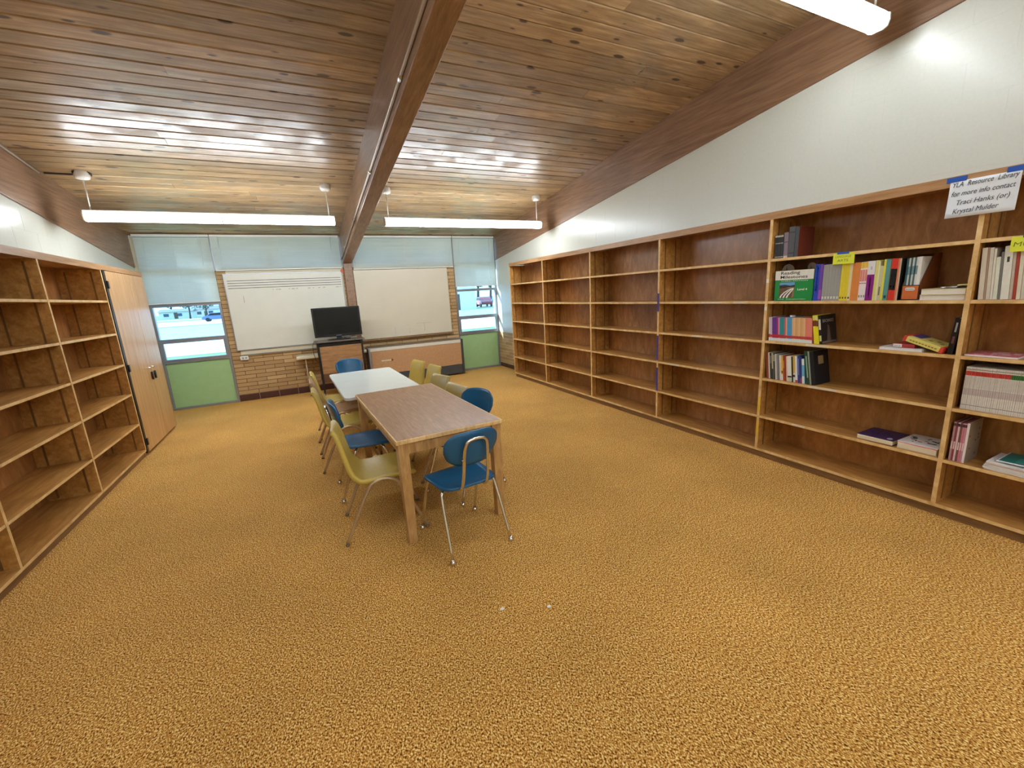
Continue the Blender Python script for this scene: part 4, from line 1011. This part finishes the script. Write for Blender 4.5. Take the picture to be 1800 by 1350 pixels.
# fourth shelf
G4 = 'mixed books on the fourth shelf'
spec = [(.019, .222, (150, 76, 56), (), 'brown red book at the far left of the fourth shelf'), (.012, .226, (222, 216, 206), (), 'thin white book second on the fourth shelf'),
 (.017, .222, (60, 62, 66), ((.6, .9, (150, 150, 150), .4),), 'dark grey book after the thin white one on the fourth shelf'), (.012, .224, (190, 186, 140), ((0, .4, (60, 70, 50)),), 'pale olive book fourth on the fourth shelf'),
 (.016, .222, (72, 74, 76), ((.7, .95, (190, 186, 160), .5),), 'charcoal book with a pale top label on the fourth shelf'), (.011, .218, (216, 214, 206), (), 'off-white narrow book left of the grey pair on the fourth shelf'),
 (.012, .214, (150, 150, 154), (), 'left book of the grey pair on the fourth shelf'), (.013, .214, (120, 120, 126), (), 'right book of the grey pair on the fourth shelf'),
 (.014, .212, (226, 222, 214), ((.3, .7, (190, 190, 190), .3),), 'white spine book right of the grey pair on the fourth shelf'), (.015, .205, (232, 190, 90), ((0.0, .25, (230, 226, 210)), (.3, .4, (60, 40, 30), .6)), 'golden yellow book on the fourth shelf'),
 (.014, .212, (172, 80, 46), ((.5, .8, (214, 170, 110), .4),), 'rust book right of the golden yellow one on the fourth shelf'), (.012, .210, (150, 62, 40), (), 'dark rust narrow book on the fourth shelf'),
 (.009, .208, (226, 190, 170), (), 'thin peach book left of the wide white one on the fourth shelf'), (.034, .212, (236, 234, 226), ((.16, .22, (30, 30, 30)), (.02, .15, (196, 206, 176), .8)), 'wide white book with black line near its foot on the fourth shelf'),
 (.012, .210, (28, 26, 28), (), 'thin black book right of the wide white one on the fourth shelf'), (.016, .220, (214, 180, 80), ((0, .35, (230, 228, 220)), (.2, .28, (30, 30, 30))), 'mustard book with white foot on the fourth shelf'),
 (.018, .220, (230, 232, 236), ((0, .1, (200, 80, 90)),), 'white book left of the blue ones on the fourth shelf'), (.018, .222, (56, 66, 150), ((.3, .9, (120, 140, 200), .4),), 'royal blue book on the fourth shelf'),
 (.016, .216, (44, 60, 120), ((0, .2, (150, 80, 110)),), 'navy book right of the royal blue one on the fourth shelf'), (.020, .202, (110, 176, 214), ((.75, 1.0, (232, 238, 240)), (0, .3, (232, 234, 236))), 'light blue book with white top on the fourth shelf'),
 (.026, .268, (36, 70, 48), ((.2, .85, (150, 190, 160), .35),), 'tall dark green book on the fourth shelf'), (.012, .268, (150, 160, 150), (), 'pale grey green spine left of the big black binder')]
yy = 2.254
for k, (th, h, c, bd, lb) in enumerate(spec):
    if k == 20: yy -= .013
    book(yy, yy-th, S4, h, c, lb, G4, bands=bd, tilt=6 if k < 20 else 9, depth=.19); yy -= th+.0002
b = book(yy, yy-.030, S4, .266, (18, 24, 30), 'big black binder with a cream cover label at the right of the fourth shelf row', G4, tilt=9, depth=.2, side=(14, 26, 36))
MB().box(.06, .13, -.0149, -.0140, .16, .225).build('cover_label', plain((178, 160, 118), .7), b, local=True)
# fifth shelf thick books lying flat
t = thing('book', 'thick dark purple book lying on the second lowest shelf, left of the white one', 'book', (3.67, 1.437, S5), group='thick lying books on the second lowest shelf')
MB().box(3.562, 3.80, 1.330, 1.546, S5+.0005, S5+.003).box(3.562, 3.80, 1.330, 1.546, S5+.034, S5+.0375).box(3.796, 3.80, 1.330, 1.546, S5+.003, S5+.034).build('cover', bcol((52, 34, 84)), t)
MB().rbox(3.558, 3.795, 1.333, 1.543, S5+.0032, S5+.0338, .003, seg=1).build('pages', M_PAGES, t)
m = MB(); m.prism([(3.60+.020*math.cos(a*math.pi/8), 1.365+.016*math.sin(a*math.pi/8)) for a in range(16)], 'z', S5+.0375, S5+.0379).build('cover_badge', bcol((190, 190, 200)), t)
def flat_text(s, size, x, y, z, mat, parent, width):
    cu = bpy.data.curves.new('cover_title', 'FONT'); cu.body = s; cu.size = size; cu.extrude = .0001; cu.resolution_u = 2
    q = bpy.data.objects.new('cover_title', cu); COL.objects.link(q); bpy.context.view_layer.update()
    me = bpy.data.meshes.new_from_object(q); bpy.data.objects.remove(q); me.materials.clear(); me.materials.append(mat)
    xs = [v.co.x for v in me.vertices]; k = width/(max(xs)-min(xs)); L = Vector(parent.location)
    for v in me.vertices: v.co = Vector((x + v.co.y, y - (v.co.x-min(xs))*k, z)) - L
    o = bpy.data.objects.new('cover_title', me); COL.objects.link(o); o.parent = parent; return o
flat_text('Teacher Book', .03, 3.66, 1.53, S5+.0377, plain((170, 160, 200), .6), t, .12)
t = thing('book', 'thick white book with a pink edge lying beside the upright on the second lowest shelf', 'book', (3.67, 1.20, S5), group='thick lying books on the second lowest shelf')
MB().box(3.562, 3.80, 1.098, 1.308, S5+.0005, S5+.003).box(3.562, 3.80, 1.098, 1.308, S5+.048, S5+.0515).box(3.796, 3.80, 1.098, 1.308, S5+.003, S5+.048).build('cover', bcol((228, 226, 222)), t)
MB().rbox(3.558, 3.795, 1.101, 1.305, S5+.0032, S5+.042, .003, seg=1).build('pages', M_PAGES, t)
MB().box(3.560, 3.795, 1.100, 1.306, S5+.0425, S5+.0475).build('pink_pages', bcol((216, 120, 130)), t)
m = MB(); random.seed(3)
for k in range(22):
    a, b_ = random.uniform(3.60, 3.74), random.uniform(1.13, 1.27); m.box(a, a+random.uniform(.004, .018), b_, b_+random.uniform(.006, .03), S5+.0515, S5+.0519)
m.build('cover_drawing', M_INK, t)
# sixth bay: second shelf row of cream magazines
G6 = 'tall cream volumes on the second shelf of the last bay'
sp6 = [(.022, .292, (222, 214, 196), 'first tall cream volume from the left in the last bay'), (.008, .292, (170, 140, 120), 'thin brownish volume second in the last bay'), (.016, .290, (214, 206, 190), 'cream volume third from the left in the last bay'),
 (.010, .284, (226, 220, 206), 'narrow cream volume fourth from the left in the last bay'), (.017, .236, (220, 222, 204), 'short cream volume in the last bay, lower than its neighbours'), (.010, .262, (120, 120, 116), 'grey spiral-bound volume right of the short one in the last bay'),
 (.033, .292, (226, 226, 214), 'broad cream volume with dark spine marks in the last bay'), (.012, .288, (196, 180, 164), 'beige volume right of the broad one in the last bay'), (.012, .288, (166, 66, 46), 'rust red volume in the last bay'), (.016, .288, (222, 214, 190), 'cream volume right of the rust red one in the last bay'),
 (.016, .286, (206, 200, 184), 'second cream volume right of the rust red one in the last bay'), (.018, .288, (216, 210, 196), 'last cream volume under the yellow music note')]
yy = 1.040
for k, (th, h, c, lb) in enumerate(sp6):
    book(yy, yy-th, S2, h, c, lb, G6, tilt=3, bands=((.7, .8, (60, 60, 50), .3),) if k == 6 else (), xf=3.566, depth=.22); yy -= th+.001
# pink flat magazine on the third shelf
t = thing('magazine', 'flat pink and white magazine lying on the third shelf of the last bay', 'magazine', (3.66, .94, S3))
MB().rbox(3.556, 3.77, .835, 1.052, S3+.0006, S3+.010, .001, seg=1).build('pages', plain((236, 230, 232), .6), t)
MB().box(3.558, 3.769, .837, 1.050, S3+.0101, S3+.0112).build('cover', bcol((196, 104, 112)), t)
m = MB()
for k in range(16):
    a, b_ = random.uniform(3.57, 3.72), random.uniform(.85, 1.0); m.box(a, a+random.uniform(.01, .04), b_, b_+random.uniform(.008, .04), S3+.0113, S3+.0116)
m.build('cover_print', bcol((226, 196, 200)), t)
# packed row of white magazines
yy = 1.036; k = 0
proto = {}
while yy > .60:
    th = .0082; red = yy > .857; key = red
    if key not in proto:
        b = book(yy, yy-th, S4, .263, (222, 218, 210), 'thin white magazine with a %s band in the tightly packed row' % ('red' if red else 'green'), 'white magazines with %s bands on the fourth shelf of the last bay' % ('red' if red else 'green'),
                 bands=((.80, .90, (196, 58, 48) if red else (40, 110, 50), 1.0), (.34, .50, (196, 184, 182), 1.0), (.1, .11, (90, 90, 90), 1.0), (.935, .95, (120, 110, 104), 1.0), (.52, .78, (200, 196, 190), .4)), name='magazine', cat='magazine', xf=3.570, depth=.2)
        proto[key] = b
    else:
        b = copy_tree(proto[key]); b.location = (3.570 + random.uniform(-.002, .002), yy-th/2, S4+.0004)
    yy -= th + .0003; k += 1
# pink group and floral booklet
y = 1.046
cols = [(190, 150, 160), (150, 70, 80), (222, 200, 204), (120, 84, 80), (206, 120, 140), (196, 140, 160), (230, 214, 214)]
for k, c in enumerate(cols[:-1]):
    book(y, y-.0098, S5, .252, c, ORD[k] + ' pinkish booklet from the left on the second lowest shelf of the last bay', 'pinkish booklets in the last bay', bands=((.3, .5, (226, 200, 206), .7), (.9, .97, (70, 50, 56))), xf=3.566, depth=.18); y -= .01
b = book(y, y-.012, S5, .256, (236, 226, 226), 'booklet with a pale flowered cover at the right of the pinkish group', 'pinkish booklets in the last bay', side=(150, 136, 118), xf=3.566, depth=.19)
for k in range(7):
    px_, pz_ = random.uniform(.02, .17), random.uniform(.03, .22)
    MB().prism([(px_+.012*math.cos(a), pz_+.012*math.sin(a)*(.6 if int(a*2) % 2 else 1)) for a in [q*math.pi/4 for q in range(8)]], 'y', -.0065, -.0058).build('flower_print', bcol((112, 76, 76)), b, local=True)
# pile of papers
G7 = 'pile of papers on the second lowest shelf of the last bay'
t = thing('paper_pile', 'wavy stack of loose white papers on the second lowest shelf of the last bay', 'papers', (3.68, .74, S5), group=G7)
for k in range(9):
    z = S5 + .0006 + k*.0052; m = MB(); n = 10; vs = []
    off = random.uniform(-.008, .008); rot = random.uniform(-.02, .02)
    for j in range(n+1):
        for i in range(2):
            for q in range(2):
                yv = .60 + .285*j/n + off
                vs.append((3.556 + .23*i + random.uniform(-.002, .002) + rot*(yv-.74), yv, z + q*.0044 + .0012*math.sin(j*.9+k)*(j/n)*(k/8) + (.006*(j/n)**6)*(k/8)))
    fs = []
    for j in range(n):
        a, c_ = j*4, (j+1)*4
        fs += [(a, a+2, c_+2, c_), (a+1, c_+1, c_+3, a+3), (a, c_, c_+1, a+1), (a+2, a+3, c_+3, c_+2)]
    fs += [(0, 1, 3, 2), (n*4, n*4+2, n*4+3, n*4+1)]
    m.add(vs, fs).build('sheet_bundle', plain((226, 224, 220) if k != 6 else (224, 186, 190), .7, noise=.04), t)
t = thing('booklet', 'teal-covered booklet lying on top of the wavy paper stack', 'booklet', (3.68, .72, S5+.058), group=G7)
m = MB(); zt = S5+.058
m.rbox(3.575, 3.79, .60, .845, zt+.0006, zt+.006, .001, seg=1).build('pages', M_PAPER, t)
MB().box(3.585, 3.785, .605, .838, zt+.0062, zt+.0072).build('cover', bcol((16, 118, 112)), t)
MB().box(3.60, 3.70, .63, .78, zt+.0073, zt+.0076).build('cover_patch', bcol((50, 150, 140)), t)

# ------------------------------------------------------------------ notes taped to the bookcase
t = thing('handwritten_sign', 'large white handwritten sheet taped to the bookcase header with blue tape', 'sign', (3.53, 1.09, 2.07))
m = MB(); n = 8
def sx(z): return 3.5345 - .012*((2.074-z)/.2)**2
vs = []
for j in range(n+1):
    z = 2.074 - .203*j/n
    for yy_ in (1.228, .946): vs.append((sx(z), yy_, z))
m.add(vs, [[2*j, 2*j+1, 2*j+3, 2*j+2] for j in range(n)], smooth=True)
so2 = m.build('sheet', M_PAPER, t); sd = so2.modifiers.new('t', 'SOLIDIFY'); sd.thickness = .0006; sd.offset = 1
HAND = plain((66, 70, 84), .7)
for s_, ya, yb, z in (('YLA  Resource  Library', 1.214, .953, 2.040), ('for more info contact', 1.214, .960, 1.990), ('Traci Hanks (or)', 1.186, .975, 1.940), ('Krystal Mulder', 1.196, 1.010, 1.892)):
    fit_text(s_, ya, yb, z, .038, sx(z)-.0016, HAND, t, shear=.25, name='handwriting', drop=-.004, bold=0)
for a, b_ in ((1.245, 1.160), (1.003, .930)):
    MB().box(3.5335, 3.5362, b_, a, 2.070, 2.098).build('tape', M_TAPE, t)
t = thing('yellow_note', 'yellow paper note reading LANGUAGE ARTS taped to the second shelf opening', 'note', (3.54, 1.746, 1.735))
MB().box(3.5385, 3.5395, 1.679, 1.814, 1.654, 1.730).build('paper', M_YNOTE, t)
MB().box(3.5370, 3.5384, 1.715, 1.790, 1.722, 1.738).build('tape', M_TAPE, t)
HY = plain((150, 160, 60), .7)
fit_text('LANGUAGE', 1.800, 1.700, 1.698, .022, 3.538, HY, t, shear=.1, name='handwriting')
fit_text('ARTS', 1.786, 1.716, 1.670, .024, 3.538, plain((120, 130, 50), .7), t, shear=.1, name='handwriting')
t = thing('yellow_note', 'yellow paper note reading MUSIC at the right edge of the photo', 'note', (3.54, .87, 1.735))
MB().box(3.5385, 3.5395, .790, .941, 1.651, 1.730).build('paper', M_YNOTE, t)
MB().box(3.5370, 3.5384, .83, .90, 1.722, 1.738).build('tape', M_TAPE, t)
fit_text('MUSIC', .930, .806, 1.678, .034, 3.538, plain((120, 130, 50), .7), t, shear=.1, name='handwriting')
bc = [o for o in COL.objects if o.get('category') == 'bookcase' and o.location.x > 0][0]
for a, b_ in ((1.485, 1.288), (1.022, .742), (.66, .389)):
    MB().box(3.5402, 3.5420, 3.496, 3.522, b_, a).build('tape_strip', M_VTAPE, bc, label='dark blue tape on the third upright edge')
for a, b_, c in ((1.575, 1.545, (232, 228, 216)), (1.345, 1.315, (232, 228, 216)), (.56, .42, (226, 190, 60)), (.33, .20, (226, 190, 60)), (1.20, 1.16, (220, 200, 150))):
    MB().box(3.5404, 3.5420, 2.284, 2.304, b_, a).build('sticker', bcol(c), bc, label='small sticker on the fourth upright edge')
for ya, yb, z in ((2.95, 2.72, S2), (2.60, 2.50, S2), (3.05, 2.92, S3), (3.35, 3.2, S4), (1.9, 1.7, S4), (2.0, 1.9, S5), (1.95, 1.8, S3)):
    MB().box(3.5425, 3.5442, yb, ya, z-.019, z-.003).build('shelf_label', plain((222, 210, 186), .6), bc, label='worn pale label strip on a shelf edge')

# ------------------------------------------------------------------ outdoors
def gz(y): return -.1 - .005*(y-8.6)
def strip(name, y0, y1, mat, dz=0.0, x0=-400, x1=400):
    m = MB().add([(x0, y0, gz(y0)+dz), (x1, y0, gz(y0)+dz), (x1, y1, gz(y1)+dz), (x0, y1, gz(y1)+dz), (x0, y0, gz(y0)+dz-.1), (x1, y0, gz(y0)+dz-.1), (x1, y1, gz(y1)+dz-.1), (x0, y1, gz(y1)+dz-.1)],
                 [(0, 1, 2, 3), (7, 6, 5, 4), (0, 4, 5, 1), (1, 5, 6, 2), (2, 6, 7, 3), (3, 7, 4, 0)])
    return struct(m.build(name, mat))
GRASS = plain((104, 128, 78), .9, noise=.25, scale=1.5)
CONC = plain((206, 200, 190), .85, noise=.06, scale=1)
strip('ground', 8.66, 700, GRASS)
strip('pavement', 20.5, 31.0, CONC, .02)
strip('lawn', 31.0, 66, plain((150, 160, 124), .9, noise=.12, scale=.6), .02)
strip('road', 70, 108, CONC, .03)
strip('road', 125, 150, plain((176, 174, 168), .85, noise=.1, scale=.3), .03)
def house(x, y, wx, wy, h, rh, c, label):
    t = thing('house', label, 'building', (x, y, gz(y)), group='far buildings seen through the windows'); z = gz(y)
    MB().box(x-wx/2, x+wx/2, y, y+wy, z, z+h).build('wall', bcol(c), t)
    MB().prism([(y-.4, z+h), (y+wy+.4, z+h), (y+wy/2, z+h+rh)], 'x', x-wx/2-.4, x+wx/2+.4).build('roof', bcol((120, 112, 108)), t)
    k = 0; xx = x-wx/2+1.2
    while xx < x+wx/2-2:
        MB().box(xx, xx+1.4, y-.05, y+.05, z+h*.35, z+h*.75).build('window', bcol((70, 84, 100)), t); xx += 3.6
    MB().box(x-.5, x+.5, y-.06, y+.04, z, z+2.0).build('door', bcol((96, 70, 54)), t)
house(-37, 178, 9, 8, 2.3, .9, (214, 206, 190), 'long pale low building across the road, left in the left window')
house(-30.5, 190, 8, 8, 2.6, 1.2, (226, 214, 206), 'pale building behind the bare trees in the left window')
house(18.0, 52, 5.4, 7, 4.4, 1.8, (222, 226, 228), 'white house filling the left half of the right corner window')
def tree(x, y, h, r, label, seed, cn=120):
    rnd = random.Random(seed); z = gz(y)
    t = thing('tree', label, 'tree', (x, y, z), group='trees outside the windows')
    MB().tube([(x, y, z), (x+.03*h, y, z+h*.45), (x, y, z+h*.8)], [h*.035, h*.022, h*.01], 7).build('trunk', bcol((62, 56, 52)), t)
    b = MB()
    for k in range(14):
        a = rnd.uniform(0, 6.28); z0 = z+h*rnd.uniform(.3, .7); l = r*rnd.uniform(.6, 1)
        b.tube([(x, y, z0), (x+l*.5*math.cos(a), y+l*.5*math.sin(a), z0+l*.4), (x+l*math.cos(a), y+l*math.sin(a), z0+l*.9)], [h*.012, h*.007, h*.003], 5)
    b.build('branches', bcol((70, 62, 56)), t, kind='stuff')
    m = MB()
    for k in range(cn*6):
        a, e, q = rnd.uniform(0, 6.28), rnd.uniform(-1, 1), r*rnd.random()**.5
        cx, cy, cz = x+q*math.cos(a)*math.sqrt(1-e*e), y+q*math.sin(a)*math.sqrt(1-e*e), z+h*.68+q*e*.75
        s = r*.085; d1 = Vector((rnd.uniform(-1, 1), rnd.uniform(-1, 1), rnd.uniform(-1, 1))).normalized(); d2 = d1.orthogonal().normalized()
        p = Vector((cx, cy, cz)); m.add([p-d1*s, p+d2*s*.6, p+d1*s, p-d2*s*.6], [(0, 1, 2, 3)])
    m.build('foliage', bcol((84, 104, 70)), t, kind='stuff')
for i, (x, y, h, r, lb) in enumerate(((-28, 150, 7, 2.6, 'bare tree in front of the pale buildings, left window centre'), (-22.5, 140, 6.5, 2.6, 'smaller tree in front of the pale buildings, left window right'), (-46, 215, 12, 5.5, 'large dark tree mass at the left of the left window'),
    (-35, 214, 13, 5.5,  'large dark tree behind the long pale building'), (-11, 222, 13, 6,'large tree at the right of the left window'), (-59, 222, 12, 6,'tree at the far left beyond the low building'), (-23, 226, 13, 5.5,'tall tree between the two pale buildings'),
    (27.0, 67, 8, 3.2, 'leafy tree right of the white house in the right window'), (35, 80, 9, 4, 'farther tree at the right edge of the right window'), (31, 92, 10, 4.5, 'tree behind the white house in the right window'))):
    tree(x, y, h, r, lb, i+11)
def car(x, y, rz, c, label):
    t = thing('car', label, 'car', (x, y, gz(y)+.03), rz, group='parked cars outside')
    prof = [(-2.15, .35), (-2.2, .75), (-1.9, .92), (-1.45, .98), (-.85, 1.42), (.75, 1.45), (1.3, 1.0), (2.05, .86), (2.2, .6), (2.15, .32)]
    o = MB().prism(prof, 'y', -.85, .85).build('body', plain(c, .25, coat=.4), t, local=True)
    bv = o.modifiers.new('b', 'BEVEL'); bv.width = .08; bv.segments = 2
    for s in (-1, 1): MB().prism([(-1.3, 1.0), (-.8, 1.35), (.68, 1.37), (1.1, 1.0)], 'y', s*.86-.01, s*.86+.01).build('side_window', M_SCREEN, t, local=True)
    for wx in (-1.35, 1.35):
        for s in (-1, 1): MB().prism([(wx+.33*math.cos(a*math.pi/8), .33+.33*math.sin(a*math.pi/8)) for a in range(16)], 'y', s*.78-.1, s*.78+.1).build('wheel', M_BLACK, t, local=True)
car(31.0, 75, .1, (120, 140, 160), 'grey blue car parked right of the white house')
car(34.8, 86, -.1, (226, 228, 232), 'white car parked behind the grey blue one')
car(24.7, 59, 1.4, (150, 60, 60), 'dark red car parked nearest in the right window')
car(-12.6, 88, 0.0, (90, 110, 150), 'blue car on the road at the right of the left window')
# the school's outside wall ledge either side (keeps sky light out of the room)
